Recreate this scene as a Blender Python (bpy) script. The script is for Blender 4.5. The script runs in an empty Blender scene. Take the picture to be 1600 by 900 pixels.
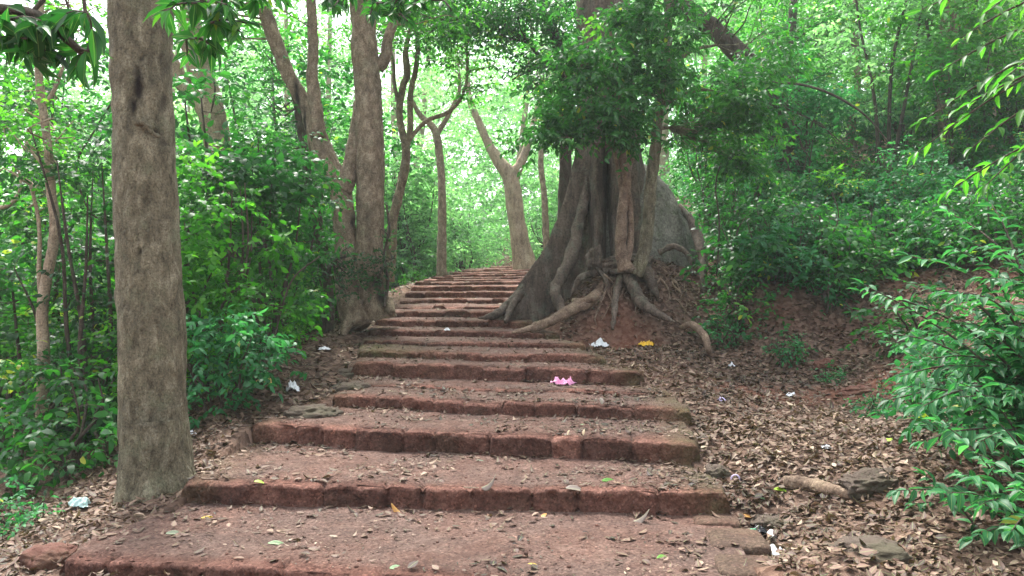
import bpy, math, random
import numpy as np
C = bpy.context.scene
COL = C.collection
R = math.radians
CZ = 1.5
FPX, CX, HOR = 1250.0, 800.0, 475.0
# ------------------------------------------------------------------ camera, sky, sun, exposure
cam = bpy.data.objects.new('camera', bpy.data.cameras.new('camera')); COL.objects.link(cam)
cam.data.sensor_width = 36; cam.data.lens = FPX/1600*36; cam.data.clip_end = 800; cam.data.clip_start = .05
PITCH = math.atan((HOR-450)/FPX)
cam.location = (0, 0, CZ); cam.rotation_euler = (math.pi/2+PITCH, 0, 0)
C.camera = cam
SUN_EL, SUN_AZ = R(62), R(-25)          # sun stands high, ahead and a little left, behind thin cloud
w = bpy.data.worlds.new('World'); C.world = w; w.use_nodes = True
wn = w.node_tree; bg = wn.nodes['Background']
sky = wn.nodes.new('ShaderNodeTexSky'); sky.sky_type = 'NISHITA'; sky.sun_disc = False
sky.sun_elevation = SUN_EL; sky.sun_rotation = SUN_AZ; sky.dust_density = 4; sky.air_density = 1.0; sky.ozone_density = 1
hs = wn.nodes.new('ShaderNodeHueSaturation'); hs.inputs['Saturation'].default_value = .26
wn.links.new(sky.outputs[0], hs.inputs['Color']); wn.links.new(hs.outputs[0], bg.inputs[0]); bg.inputs[1].default_value = .11
sl = bpy.data.lights.new('sun', 'SUN'); sl.energy = 1.5; sl.angle = R(12); sl.color = (1, .97, .9)
so = bpy.data.objects.new('sun', sl); COL.objects.link(so)
so.rotation_euler = (math.pi/2-SUN_EL, 0, math.pi-SUN_AZ)
C.view_settings.view_transform = 'Standard'; C.view_settings.look = 'None'
C.view_settings.exposure = 2.27; C.view_settings.gamma = 1; C.view_settings.use_curve_mapping = False
C.render.engine = 'CYCLES'
C.cycles.use_denoising = True; C.cycles.denoiser = 'OPENIMAGEDENOISE'; C.cycles.denoising_input_passes = 'RGB_ALBEDO_NORMAL'; C.cycles.denoising_prefilter = 'ACCURATE'
C.cycles.max_bounces = 7; C.cycles.diffuse_bounces = 4; C.cycles.glossy_bounces = 2; C.cycles.transmission_bounces = 4
C.cycles.volume_bounces = 1; C.cycles.caustics_reflective = False; C.cycles.caustics_refractive = False
C.cycles.sample_clamp_indirect = 4; C.cycles.use_adaptive_sampling = True; C.cycles.adaptive_threshold = .006

# ------------------------------------------------------------------ helpers
def W(px, py, d):
    """photo pixel + distance ahead -> world point"""
    u = (px-CX)/FPX; v = (450-py)/FPX
    dy = math.cos(PITCH)-v*math.sin(PITCH); dz = math.sin(PITCH)+v*math.cos(PITCH)
    return np.array([u/dy*d, d, CZ+dz/dy*d])
def _h(i, j, k, s):
    with np.errstate(over='ignore'):
        n = (i.astype(np.int64)*374761393+j.astype(np.int64)*668265263+k.astype(np.int64)*2147483647+s*974711) & 0xffffffff
        n = (n ^ (n >> 13))*1274126177 & 0xffffffff
        n = (n ^ (n >> 16))*2246822519 & 0xffffffff
        n = n ^ (n >> 15)
    return (n & 0xffff)/32767.5-1
def vn(p, s=0):
    p = np.asarray(p, float); f = np.floor(p).astype(np.int64); t = p-f; t = t*t*(3-2*t)
    i, j, k = f[..., 0], f[..., 1], f[..., 2]; a, b, c = t[..., 0], t[..., 1], t[..., 2]
    L = lambda u, v, q: u+(v-u)*q
    x00 = L(_h(i, j, k, s), _h(i+1, j, k, s), a); x10 = L(_h(i, j+1, k, s), _h(i+1, j+1, k, s), a)
    x01 = L(_h(i, j, k+1, s), _h(i+1, j, k+1, s), a); x11 = L(_h(i, j+1, k+1, s), _h(i+1, j+1, k+1, s), a)
    return L(L(x00, x10, b), L(x01, x11, b), c)
def fbm(p, o=4, s=0, g=.5):
    p = np.asarray(p, float); r = 0; a = 1
    for q in range(o): r = r+a*vn(p*(2.03**q)+q*17.3, s+q); a *= g
    return r
def nrm(a): return a/np.maximum(np.linalg.norm(a, axis=-1, keepdims=True), 1e-9)
def mesh_np(name, V, F, attrs=None, smooth=True):
    V = np.ascontiguousarray(V, np.float32); F = np.ascontiguousarray(F, np.int32); n = F.shape[1]
    me = bpy.data.meshes.new(name)
    me.vertices.add(len(V)); me.vertices.foreach_set('co', V.ravel())
    me.loops.add(F.size); me.loops.foreach_set('vertex_index', F.ravel())
    me.polygons.add(len(F)); me.polygons.foreach_set('loop_start', np.arange(0, F.size, n, dtype=np.int32))
    me.polygons.foreach_set('use_smooth', np.full(len(F), smooth, bool))
    for k, v in (attrs or {}).items():
        at = me.attributes.new(k, 'FLOAT', 'POINT'); at.data.foreach_set('value', np.ascontiguousarray(v, np.float32).ravel())
    me.update(calc_edges=True); me.validate()
    return me
def link(name, me, mat, parent=None, loc=None):
    o = bpy.data.objects.new(name, me); COL.objects.link(o)
    if mat is not None:
        me.materials.clear()
        for m in (mat if isinstance(mat, (list, tuple)) else [mat]): me.materials.append(m)
    if parent is not None: o.parent = parent
    if loc is not None: o.location = loc
    return o
def tag(o, label=None, cat=None, group=None, kind=None):
    if label: o['label'] = label
    if cat: o['category'] = cat
    if group: o['group'] = group
    if kind: o['kind'] = kind
    return o
def empty(name, loc, label=None, cat=None, group=None):
    o = bpy.data.objects.new(name, None); COL.objects.link(o); o.location = tuple(loc); o.empty_display_size = .2
    return tag(o, label, cat, group)
def local(me, org):
    n = len(me.vertices); a = np.empty(n*3, np.float32); me.vertices.foreach_get('co', a)
    a = a.reshape(-1, 3)-np.asarray(org, np.float32); me.vertices.foreach_set('co', a.ravel()); me.update(); return me
class Acc:
    """collects pieces (all triangles) into one mesh"""
    def __init__(s): s.V = []; s.F = []; s.A = {}; s.n = 0
    def add(s, V, F, **A):
        F = np.asarray(F)
        if F.shape[1] == 4: F = np.vstack([F[:, [0, 1, 2]], F[:, [0, 2, 3]]])
        s.V.append(V); s.F.append(F+s.n); s.n += len(V)
        for k, v in A.items(): s.A.setdefault(k, []).append(np.broadcast_to(v, (len(V),)))
    def mesh(s, name, smooth=True):
        return mesh_np(name, np.vstack(s.V), np.vstack(s.F), {k: np.concatenate(v) for k, v in s.A.items() if sum(map(len, v)) == s.n}, smooth)

# ------------------------------------------------------------------ materials
def newmat(name):
    m = bpy.data.materials.new(name); m.use_nodes = True; nt = m.node_tree; nt.nodes.clear()
    return m, nt, nt.nodes.new, nt.links.new
def ramp(N, stops):
    r = N('ShaderNodeValToRGB'); e = r.color_ramp.elements
    while len(e) > 1: e.remove(e[-1])
    e[0].position = stops[0][0]; e[0].color = (*stops[0][1], 1)
    for p, c in stops[1:]: q = e.new(p); q.color = (*c, 1)
    return r
def noise(N, K, src, scale, detail=5, rough=.6, dist=0):
    n = N('ShaderNodeTexNoise'); n.inputs['Scale'].default_value = scale; n.inputs['Detail'].default_value = detail
    n.inputs['Roughness'].default_value = rough; n.inputs['Distortion'].default_value = dist; K(src, n.inputs['Vector']); return n
def mixc(N, K, f, a, b, mode='MIX'):
    m = N('ShaderNodeMix'); m.data_type = 'RGBA'; m.blend_type = mode
    for s, v in ((m.inputs[0], f), (m.inputs[6], a), (m.inputs[7], b)):
        if isinstance(v, (int, float)): s.default_value = v
        elif isinstance(v, tuple): s.default_value = (*v, 1)
        else: K(v, s)
    return m.outputs[2]
def mathn(N, K, op, a, b=0.0, clamp=False):
    m = N('ShaderNodeMath'); m.operation = op; m.use_clamp = clamp
    for i, v in enumerate((a, b)):
        if isinstance(v, (int, float)): m.inputs[i].default_value = v
        else: K(v, m.inputs[i])
    return m.outputs[0]
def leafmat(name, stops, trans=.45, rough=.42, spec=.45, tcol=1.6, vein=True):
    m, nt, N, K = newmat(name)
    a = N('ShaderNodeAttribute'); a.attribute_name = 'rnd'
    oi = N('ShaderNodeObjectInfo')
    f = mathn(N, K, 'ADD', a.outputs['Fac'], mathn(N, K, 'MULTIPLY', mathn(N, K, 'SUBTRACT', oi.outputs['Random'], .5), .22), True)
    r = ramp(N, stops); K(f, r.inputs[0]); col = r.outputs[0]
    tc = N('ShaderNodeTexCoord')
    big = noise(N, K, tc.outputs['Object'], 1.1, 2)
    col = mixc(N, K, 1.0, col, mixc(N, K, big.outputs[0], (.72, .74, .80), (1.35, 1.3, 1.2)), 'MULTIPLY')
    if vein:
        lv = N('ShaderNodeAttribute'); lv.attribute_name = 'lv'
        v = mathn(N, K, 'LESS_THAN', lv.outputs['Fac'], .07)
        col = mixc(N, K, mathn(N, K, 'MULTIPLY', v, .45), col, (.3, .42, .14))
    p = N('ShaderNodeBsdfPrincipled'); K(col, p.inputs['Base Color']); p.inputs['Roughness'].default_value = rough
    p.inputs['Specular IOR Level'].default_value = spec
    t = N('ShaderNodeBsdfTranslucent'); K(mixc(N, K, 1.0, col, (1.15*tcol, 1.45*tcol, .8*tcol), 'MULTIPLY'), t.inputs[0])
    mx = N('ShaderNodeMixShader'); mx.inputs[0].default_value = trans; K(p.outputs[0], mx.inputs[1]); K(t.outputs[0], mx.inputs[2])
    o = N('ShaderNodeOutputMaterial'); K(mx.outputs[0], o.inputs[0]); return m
def barkmat(name, c1, c2, c3, zs=.25, scale=14, bump=.6, lichen=(.3, .33, .22), lam=.25, dist=.03):
    m, nt, N, K = newmat(name); tc = N('ShaderNodeTexCoord'); mp = N('ShaderNodeMapping'); mp.inputs['Scale'].default_value = (1, 1, zs)
    K(tc.outputs['Object'], mp.inputs[0])
    a = noise(N, K, mp.outputs[0], scale, 8, .68, .4); b = noise(N, K, tc.outputs['Object'], 2.3, 4, .6); c = noise(N, K, tc.outputs['Object'], scale*4, 4, .7)
    r = ramp(N, [(.3, c1), (.52, c2), (.72, c3)]); K(a.outputs[0], r.inputs[0])
    col = mixc(N, K, 1.0, r.outputs[0], mixc(N, K, b.outputs[0], (.35, .35, .36), (1.6, 1.56, 1.5)), 'MULTIPLY')
    lr = ramp(N, [(.52, (0, 0, 0)), (.66, (1, 1, 1))]); K(noise(N, K, tc.outputs['Object'], 5, 6, .7).outputs[0], lr.inputs[0])
    col = mixc(N, K, mathn(N, K, 'MULTIPLY', lr.outputs[0], lam), col, lichen)
    fr = ramp(N, [(.33, (.45, .43, .41)), (.46, (1, 1, 1)), (.68, (1.0, 1.0, 1.0))]); mp2 = N('ShaderNodeMapping'); mp2.inputs['Scale'].default_value = (1, 1, zs*.8); K(tc.outputs['Object'], mp2.inputs[0])
    K(noise(N, K, mp2.outputs[0], scale*3.2, 6, .75, .6).outputs[0], fr.inputs[0]); col = mixc(N, K, 1.0, col, fr.outputs[0], 'MULTIPLY')
    sp = ramp(N, [(.34, (.5, .48, .46)), (.47, (.95, .95, .95)), (.56, (1.05, 1.05, 1.05)), (.68, (1.5, 1.48, 1.42))]); K(noise(N, K, tc.outputs['Object'], scale*5.5, 3, .8).outputs[0], sp.inputs[0]); col = mixc(N, K, 1.0, col, sp.outputs[0], 'MULTIPLY')
    ck = N('ShaderNodeAttribute'); ck.attribute_name = 'crk'; col = mixc(N, K, ck.outputs['Fac'], col, (.018, .012, .010))  # dents darkened in colour: crack occlusion painted in, on top of dark bark
    v = N('ShaderNodeTexVoronoi'); v.feature = 'DISTANCE_TO_EDGE'; v.inputs['Scale'].default_value = scale*1.6; K(mp.outputs[0], v.inputs['Vector'])
    vr = ramp(N, [(.0, (0, 0, 0)), (.12, (1, 1, 1))]); K(v.outputs[0], vr.inputs[0])
    hgt = mathn(N, K, 'ADD', mathn(N, K, 'ADD', a.outputs[0], mathn(N, K, 'MULTIPLY', c.outputs[0], .35)), mathn(N, K, 'MULTIPLY', vr.outputs[0], .12))
    bp = N('ShaderNodeBump'); bp.inputs['Strength'].default_value = bump; bp.inputs['Distance'].default_value = dist; K(hgt, bp.inputs['Height'])
    p = N('ShaderNodeBsdfPrincipled'); K(col, p.inputs['Base Color']); p.inputs['Roughness'].default_value = .85; p.inputs['Specular IOR Level'].default_value = .25
    K(bp.outputs[0], p.inputs['Normal']); o = N('ShaderNodeOutputMaterial'); K(p.outputs[0], o.inputs[0]); return m
def plain(name, c, rough=.7, var=.15, scale=30, spec=.4, trans=0):
    m, nt, N, K = newmat(name); tc = N('ShaderNodeTexCoord'); n = noise(N, K, tc.outputs['Object'], scale, 4)
    col = mixc(N, K, n.outputs[0], tuple(x*(1-var) for x in c), tuple(min(1, x*(1+var)) for x in c))
    bp = N('ShaderNodeBump'); bp.inputs['Strength'].default_value = .3; bp.inputs['Distance'].default_value = .005; K(n.outputs[0], bp.inputs['Height'])
    p = N('ShaderNodeBsdfPrincipled'); K(col, p.inputs['Base Color']); p.inputs['Roughness'].default_value = rough; p.inputs['Specular IOR Level'].default_value = spec
    K(bp.outputs[0], p.inputs['Normal']); o = N('ShaderNodeOutputMaterial'); K(p.outputs[0], o.inputs[0]); return m
SOIL = (.205, .072, .042); SOIL2 = (.30, .125, .08)
def groundmat():
    m, nt, N, K = newmat('forest_floor'); tc = N('ShaderNodeTexCoord'); ge = N('ShaderNodeNewGeometry')
    P = tc.outputs['Object']
    a = noise(N, K, P, 9, 8, .7); b = noise(N, K, P, 55, 6, .75); c = noise(N, K, P, .8, 5, .6)
    soil = mixc(N, K, a.outputs[0], (.09, .024, .013), (.30, .105, .06))
    v = N('ShaderNodeTexVoronoi'); v.inputs['Scale'].default_value = 22; K(P, v.inputs['Vector'])
    lit = ramp(N, [(0, (.045, .028, .021)), (.4, (.10, .062, .045)), (.75, (.19, .125, .095)), (1, (.25, .165, .12))]); K(v.outputs['Color'], lit.inputs[0])
    at = N('ShaderNodeAttribute'); at.attribute_name = 'litter'
    f = mathn(N, K, 'ADD', at.outputs['Fac'], mathn(N, K, 'MULTIPLY', mathn(N, K, 'SUBTRACT', c.outputs[0], .5), 1.6), True)
    col = mixc(N, K, f, soil, lit.outputs[0])
    col = mixc(N, K, 1.0, col, mixc(N, K, b.outputs[0], (.55, .55, .55), (1.4, 1.4, 1.4)), 'MULTIPLY')
    bp = N('ShaderNodeBump'); bp.inputs['Strength'].default_value = .9; bp.inputs['Distance'].default_value = .03
    K(mathn(N, K, 'ADD', mathn(N, K, 'ADD', a.outputs[0], mathn(N, K, 'MULTIPLY', b.outputs[0], .4)), mathn(N, K, 'MULTIPLY', v.outputs[0], .5)), bp.inputs['Height'])
    p = N('ShaderNodeBsdfPrincipled'); K(col, p.inputs['Base Color']); p.inputs['Roughness'].default_value = .95; p.inputs['Specular IOR Level'].default_value = .15
    K(bp.outputs[0], p.inputs['Normal']); o = N('ShaderNodeOutputMaterial'); K(p.outputs[0], o.inputs[0]); return m
def lateritemat():
    m, nt, N, K = newmat('laterite'); tc = N('ShaderNodeTexCoord'); P = tc.outputs['Object']
    a = noise(N, K, P, 7, 8, .7); b = noise(N, K, P, 45, 8, .8); c = noise(N, K, P, 1.6, 5, .65, .5)
    v = N('ShaderNodeTexVoronoi'); v.inputs['Scale'].default_value = 40; K(P, v.inputs['Vector'])
    blk = N('ShaderNodeAttribute'); blk.attribute_name = 'blk'; tr = N('ShaderNodeAttribute'); tr.attribute_name = 'tread'
    stone = ramp(N, [(.28, (.075, .036, .028)), (.5, (.175, .086, .066)), (.75, (.32, .185, .145))]); K(a.outputs[0], stone.inputs[0])
    stone = mixc(N, K, 1.0, stone.outputs[0], mixc(N, K, blk.outputs['Fac'], (.68, .66, .66), (1.3, 1.22, 1.18)), 'MULTIPLY')
    mr = ramp(N, [(.52, (0, 0, 0)), (.68, (1, 1, 1))]); K(c.outputs[0], mr.inputs[0])
    stone = mixc(N, K, mathn(N, K, 'MULTIPLY', mr.outputs[0], .5), stone, (.06, .045, .028))
    dirt = ramp(N, [(.25, (.11, .062, .048)), (.5, (.20, .116, .092)), (.78, (.33, .22, .178))]); K(a.outputs[0], dirt.inputs[0])
    dr = ramp(N, [(.42, (0, 0, 0)), (.6, (1, 1, 1))]); K(c.outputs[0], dr.inputs[0])
    dirt = mixc(N, K, mathn(N, K, 'MULTIPLY', dr.outputs[0], .5), dirt.outputs[0], (.15, .112, .098))
    col = mixc(N, K, tr.outputs['Fac'], stone, dirt)
    col = mixc(N, K, 1.0, col, mixc(N, K, b.outputs[0], (.35, .35, .35), (1.62, 1.6, 1.58)), 'MULTIPLY')
    lp = N('ShaderNodeAttribute'); lp.attribute_name = 'lip'; col = mixc(N, K, mathn(N, K, 'MULTIPLY', lp.outputs['Fac'], a.outputs[0]), col, (.34, .17, .13))
    pv = N('ShaderNodeTexVoronoi'); pv.inputs['Scale'].default_value = 34; pv.inputs['Randomness'].default_value = 1; K(P, pv.inputs['Vector'])
    pr = ramp(N, [(.10, (1, 1, 1)), (.24, (0, 0, 0))]); K(pv.outputs['Distance'], pr.inputs[0])
    pm = ramp(N, [(.48, (0, 0, 0)), (.6, (1, 1, 1))]); K(noise(N, K, P, 6, 3).outputs[0], pm.inputs[0])
    pit = mathn(N, K, 'MULTIPLY', pr.outputs[0], pm.outputs[0]); col = mixc(N, K, mathn(N, K, 'MULTIPLY', pit, .75), col, (.03, .012, .01))
    fl = N('ShaderNodeTexVoronoi'); fl.inputs['Scale'].default_value = 85; K(P, fl.inputs['Vector']); fr2 = ramp(N, [(0, (.55, .52, .52)), (.45, (.9, .9, .9)), (.8, (1.15, 1.15, 1.15)), (1, (1.9, 1.85, 1.75))]); K(fl.outputs['Color'], fr2.inputs[0])
    col = mixc(N, K, 1.0, col, fr2.outputs[0], 'MULTIPLY')
    mo = N('ShaderNodeAttribute'); mo.attribute_name = 'moss'
    mf = mathn(N, K, 'MULTIPLY', mo.outputs['Fac'], mathn(N, K, 'MULTIPLY', mathn(N, K, 'SUBTRACT', a.outputs[0], .3), 3.0, True), True)
    col = mixc(N, K, mf, col, (.075, .085, .028))
    bp = N('ShaderNodeBump'); bp.inputs['Strength'].default_value = 1.0; bp.inputs['Distance'].default_value = .04
    K(mathn(N, K, 'ADD', a.outputs[0], mathn(N, K, 'ADD', mathn(N, K, 'MULTIPLY', b.outputs[0], .55), mathn(N, K, 'MULTIPLY', v.outputs[0], .25))), bp.inputs['Height'])
    p = N('ShaderNodeBsdfPrincipled'); K(col, p.inputs['Base Color']); p.inputs['Roughness'].default_value = .9; p.inputs['Specular IOR Level'].default_value = .2
    K(bp.outputs[0], p.inputs['Normal']); o = N('ShaderNodeOutputMaterial'); K(p.outputs[0], o.inputs[0]); return m
def rockmat(name, c1, c2, moss=.5):
    m, nt, N, K = newmat(name); tc = N('ShaderNodeTexCoord'); P = tc.outputs['Object']
    a = noise(N, K, P, 9, 8, .7); b = noise(N, K, P, 4, 6, .7); f = noise(N, K, P, 60, 5, .8)
    col = mixc(N, K, a.outputs[0], c1, c2)
    r = ramp(N, [(.45, (0, 0, 0)), (.6, (1, 1, 1))]); K(b.outputs[0], r.inputs[0])
    col = mixc(N, K, mathn(N, K, 'MULTIPLY', r.outputs[0], moss), col, (.06, .075, .025))
    col = mixc(N, K, 1.0, col, mixc(N, K, f.outputs[0], (.6, .6, .6), (1.4, 1.4, 1.4)), 'MULTIPLY')
    bp = N('ShaderNodeBump'); bp.inputs['Strength'].default_value = .9; bp.inputs['Distance'].default_value = .02; K(mathn(N, K, 'ADD', a.outputs[0], f.outputs[0]), bp.inputs['Height'])
    p = N('ShaderNodeBsdfPrincipled'); K(col, p.inputs['Base Color']); p.inputs['Roughness'].default_value = .9
    K(bp.outputs[0], p.inputs['Normal']); o = N('ShaderNodeOutputMaterial'); K(p.outputs[0], o.inputs[0]); return m
M = {}
M['ground'] = groundmat(); M['laterite'] = lateritemat()
M['bark_grey'] = barkmat('bark_grey', (.070, .062, .042), (.20, .178, .122), (.38, .355, .26), .45, 15, 1.0, (.20, .21, .13), .6, .035)
M['bark_brown'] = barkmat('bark_brown', (.10, .074, .050), (.26, .20, .142), (.46, .385, .29), .6, 13, .95, (.3, .3, .2), .35, .035)
M['bark_pale'] = barkmat('bark_pale', (.2, .15, .11), (.38, .3, .22), (.5, .42, .33), .4, 10, .6, (.45, .4, .3), .3)
M['bark_slab'] = barkmat('bark_slab', (.12, .12, .10), (.22, .215, .185), (.32, .31, .27), .7, 6, .7, (.11, .14, .075), .6, .03)
M['bark_dark'] = barkmat('bark_dark', (.04, .03, .025), (.09, .068, .055), (.16, .13, .11), .4, 14, .7, (.12, .15, .1), .4)
M['bark_fig'] = barkmat('bark_fig', (.045, .035, .028), (.13, .10, .08), (.24, .20, .165), .22, 7, .7, (.15, .18, .13), .5, .03)
M['bark_root'] = barkmat('bark_root', (.09, .055, .04), (.21, .15, .11), (.33, .25, .19), .8, 11, .7, (.25, .2, .12), .3, .02)
YL = (1, (.34, .36, .05))
M['leaf_mid'] = leafmat('leaf_mid', [(0, (.012, .050, .014)), (.45, (.023, .122, .025)), (.8, (.052, .21, .030)), (.94, (.12, .31, .03)), YL], .44, .38, .45)
M['leaf_bright'] = leafmat('leaf_bright', [(0, (.024, .095, .018)), (.5, (.056, .215, .020)), (.93, (.15, .37, .03)), YL], .5)
M['leaf_deep'] = leafmat('leaf_deep', [(0, (.009, .040, .014)), (.6, (.022, .088, .024)), (.95, (.05, .15, .032)), YL], .4, .45, .5)
M['leaf_blue'] = leafmat('leaf_blue', [(0, (.018, .080, .030)), (.5, (.030, .160, .058)), (.96, (.08, .31, .10)), YL], .36, .47, .38)
M['leaf_far'] = leafmat('leaf_far', [(0, (.07, .16, .075)), (.5, (.17, .32, .165)), (1, (.36, .53, .32))], .55, .5, .4, vein=False)  # paler than near leaves: background light and haze put into the colour
M['litter'] = leafmat('litter', [(0, (.030, .018, .015)), (.3, (.085, .048, .036)), (.6, (.165, .098, .074)), (.82, (.25, .165, .125)), (.96, (.38, .28, .21)), (1, (.46, .37, .27))], .08, .6, .35, 1.0)

# ------------------------------------------------------------------ the flight of steps (table of front edges)
# mid distance, height from eye, left-right depth difference, left px, right px
ST = [(3.62, -1.23, .60, 92, 1205), (4.72, -1.08, .30, 290, 1135), (5.68, -.908, .80, 388, 1088), (6.45, -.79, .90, 516, 1070),
      (7.02, -.745, .90, 545, 1055), (7.58, -.592, .90, 552, 1003), (8.1, -.497, .9, 560, 945), (8.85, -.426, .9, 566, 908),
      (9.75, -.331, .9, 573, 872), (10.7, -.218, .9, 585, 830), (11.5, -.103, .85, 600, 825), (12.2, -.02, .8, 614, 828),
      (12.85, .083, .8, 622, 835), (13.5, .207, .8, 632, 842), (14.15, .33, .8, 641, 850), (14.9, .417, .8, 648, 858),
      (15.7, .487, .8, 660, 868), (16.5, .56, .8, 676, 880), (17.4, .65, .85, 690, 892), (18.3, .74, .9, 705, 905), (19.3, .83, .9, 722, 920),
      (20.3, .92, .9, 742, 938), (21.4, 1.02, .9, 765, 955), (22.6, 1.12, .9, 790, 975)]
SL, SR, SZ = [], [], []
for d, z, s, xl, xr in ST:
    dl, dr = d+s/2, d-s/2
    SL.append([(xl-CX)/FPX*dl, dl]); SR.append([(xr-CX)/FPX*dr, dr]); SZ.append(CZ+z)
SL = np.array(SL); SR = np.array(SR); SZ = np.array(SZ)
def stair_z(x, y, shrink=0., side=None):
    x = np.atleast_1d(x).astype(float); y = np.atleast_1d(y).astype(float); out = np.full(x.shape, -99.)
    for k in range(len(SZ)-1):
        a, b, c, d = SL[k], SR[k], SR[k+1], SL[k+1]
        ins = np.ones(x.shape, bool)
        for p, q, sh in ((a, b, shrink), (b, c, shrink if side is None else side), (c, d, shrink), (d, a, shrink if side is None else side)):
            e = q-p; cr = e[0]*(y-p[1])-e[1]*(x-p[0]); ins &= cr/np.linalg.norm(e) >= sh
        out[ins] = SZ[k]
    return out
# ------------------------------------------------------------------ terrain height: thin plate spline through surveyed points
CP = [(1300, 850, 3.6), (1200, 700, 5.4), (1300, 600, 7.8), (1050, 548, 9.0), (1250, 528, 9.2), (1330, 528, 9.2), (1180, 525, 9.3), (1590, 610, 6.0), (1450, 640, 6.6),
      (1150, 566, 8.8), (1500, 760, 4.4), (1450, 880, 3.6),
      (250, 778, 5.0), (60, 862, 4.2), (100, 790, 5.2), (350, 690, 5.75), (400, 604, 7.1), (500, 545, 8.8), (545, 520, 9.9), (300, 720, 5.6),
      (930, 545, 9.25), (960, 530, 9.6), (950, 455, 9.95), (1000, 402, 10.6), (1040, 405, 11.2), (1095, 448, 10.6), (1060, 470, 10.1), (1130, 520, 9.8), (880, 520, 9.75), (870, 500, 10.3), (905, 470, 10.2), (1010, 505, 9.8),
      (1250, 455, 9.75), (1190, 450, 9.9), (1320, 460, 9.75), (1400, 490, 9.2), (1400, 400, 11), (1590, 400, 9), (1590, 480, 7.4), (1500, 250, 17), (1200, 400, 11.5), (1150, 330, 14), (1300, 300, 14)]
pts = [W(*c) for c in CP]
for k in range(len(SZ)-1):
    m = lambda a, b: (a+b)/2
    zt = SZ[k]
    l = m(SL[k], SL[k+1]); r = m(SR[k], SR[k+1])
    pts.append([l[0]-.12, l[1], zt-.03]); pts.append([r[0]+.12, r[1], zt-.04])
pts += [[*p] for p in ((10, 12, CZ+2.4), (15, 14, CZ+3.8), (20, 25, CZ+7), (6, 22, CZ+3.4), (3.5, 26, CZ+2.4), (1, 30, CZ+1.9), (-3, 24, CZ+.6), (-4, 16, CZ-.6), (-8, 25, CZ-1.2), (-15, 15, CZ-4), (-6, 8, CZ-2.0),
     (-4.3, 5, CZ-1.75), (-10, 4, CZ-3.6), (10, 4, CZ+1.2), (5.5, 4, CZ-.1), (4, 1.5, CZ-.8), (-3, 1.5, CZ-1.7), (0, 1, CZ-1.62), (1.5, 1.5, CZ-1.5), (-3, -4, CZ-2.2), (4, -4, CZ-1.6), (30, 45, CZ+10), (-30, 45, CZ-3), (0, 45, CZ+4), (12, 45, CZ+7),
     (-4, 10.5, CZ-1.3), (-7, 14, CZ-2.2), (-1.2, 3.2, CZ-1.45), (.5, 2.6, CZ-1.5), (-3.2, 6.5, CZ-1.25))]
pts = np.array(pts, float)
def U(r2): return np.where(r2 > 1e-12, r2*np.log(np.maximum(r2, 1e-12)), 0)
NPT = len(pts); K_ = U(((pts[:, None, :2]-pts[None, :, :2])**2).sum(-1))+np.eye(NPT)*.02
Pm = np.c_[np.ones(NPT), pts[:, :2]]
sol = np.linalg.solve(np.block([[K_, Pm], [Pm.T, np.zeros((3, 3))]]), np.r_[pts[:, 2], 0, 0, 0])
def tps(x, y):
    x = np.clip(x, -30, 30); y = np.clip(y, -5, 45); out = np.empty(x.shape)
    for i in range(0, x.size, 20000):
        xs, ys = x.flat[i:i+20000], y.flat[i:i+20000]
        out.flat[i:i+20000] = U((xs[:, None]-pts[:, 0])**2+(ys[:, None]-pts[:, 1])**2)@sol[:NPT]+sol[NPT]+sol[NPT+1]*xs+sol[NPT+2]*ys
    return out
def ground(x, y):
    x = np.atleast_1d(x).astype(float); y = np.atleast_1d(y).astype(float)
    p = np.stack([x, y, x*0], -1)
    g = tps(x, y)+.045*fbm(p*1.3, 3)+.018*fbm(p*6, 3, 5)
    # the hollow cut in the bank
    c = W(1260, 500, 9.45)
    g = g-.16*np.exp(-((x-c[0])/.9)**2-((y-c[1])/.22)**2)
    return g
def ground_final(x, y):
    g = ground(x, y); s = stair_z(x, y, -.04, .05)
    return np.where(s > -50, np.minimum(g, s-.34), g)
def H(x, y):
    g = ground(x, y); s = stair_z(x, y)
    return np.where(s > -50, s, g)
def hit(px, py, dmax=60, dmin=2.0):
    d = np.arange(dmin, dmax, .02); v = np.array([W(px, py, 1.0)-[0, 0, CZ]])
    P = v*d[:, None]+[0, 0, CZ]; h = H(P[:, 0], P[:, 1]); i = np.argmax(P[:, 2] <= h)
    p = P[i].copy(); p[2] = h[i]; return p
def warp(a, b, n, c, s):
    """non-uniform spacing: fine around c"""
    t = np.linspace(np.arcsinh((a-c)/s), np.arcsinh((b-c)/s), n); return c+s*np.sinh(t)
gx = warp(-160, 160, 620, .8, 3.2); gy = warp(-40, 200, 640, 6.5, 3.0)
X, Y = np.meshgrid(gx, gy, indexing='xy'); Z = ground_final(X.ravel(), Y.ravel())
far = np.clip((np.hypot(X.ravel(), Y.ravel()-10)-45)/60, 0, 1)
V = np.c_[X.ravel(), Y.ravel(), Z]
def gridF(nx, ny):
    i = np.arange(nx-1); j = np.arange(ny-1); I, J = np.meshgrid(i, j, indexing='xy'); a = (J*nx+I).ravel()
    return np.c_[a, a+1, a+nx+1, a+nx]
Zg = ground(X.ravel(), Y.ravel()).reshape(X.shape); dzx = np.gradient(Zg, axis=1)/np.gradient(X, axis=1); dzy = np.gradient(Zg, axis=0)/np.gradient(Y, axis=0)
slope = np.hypot(dzx, dzy).ravel()
lit = np.clip(1.2-np.clip((slope-1.7)*2.2, 0, 1), 0, 1.2)
pc = W(1330, 612, 7.4); lit -= .75*np.exp(-((V[:, 0]-pc[0])/1.5)**2-((V[:, 1]-pc[1])/.45)**2)      # bare trodden path leading off to the right
pc = W(980, 520, 9.5); lit -= .7*np.exp(-((V[:, 0]-pc[0])/.7)**2-((V[:, 1]-pc[1])/.5)**2)
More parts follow.
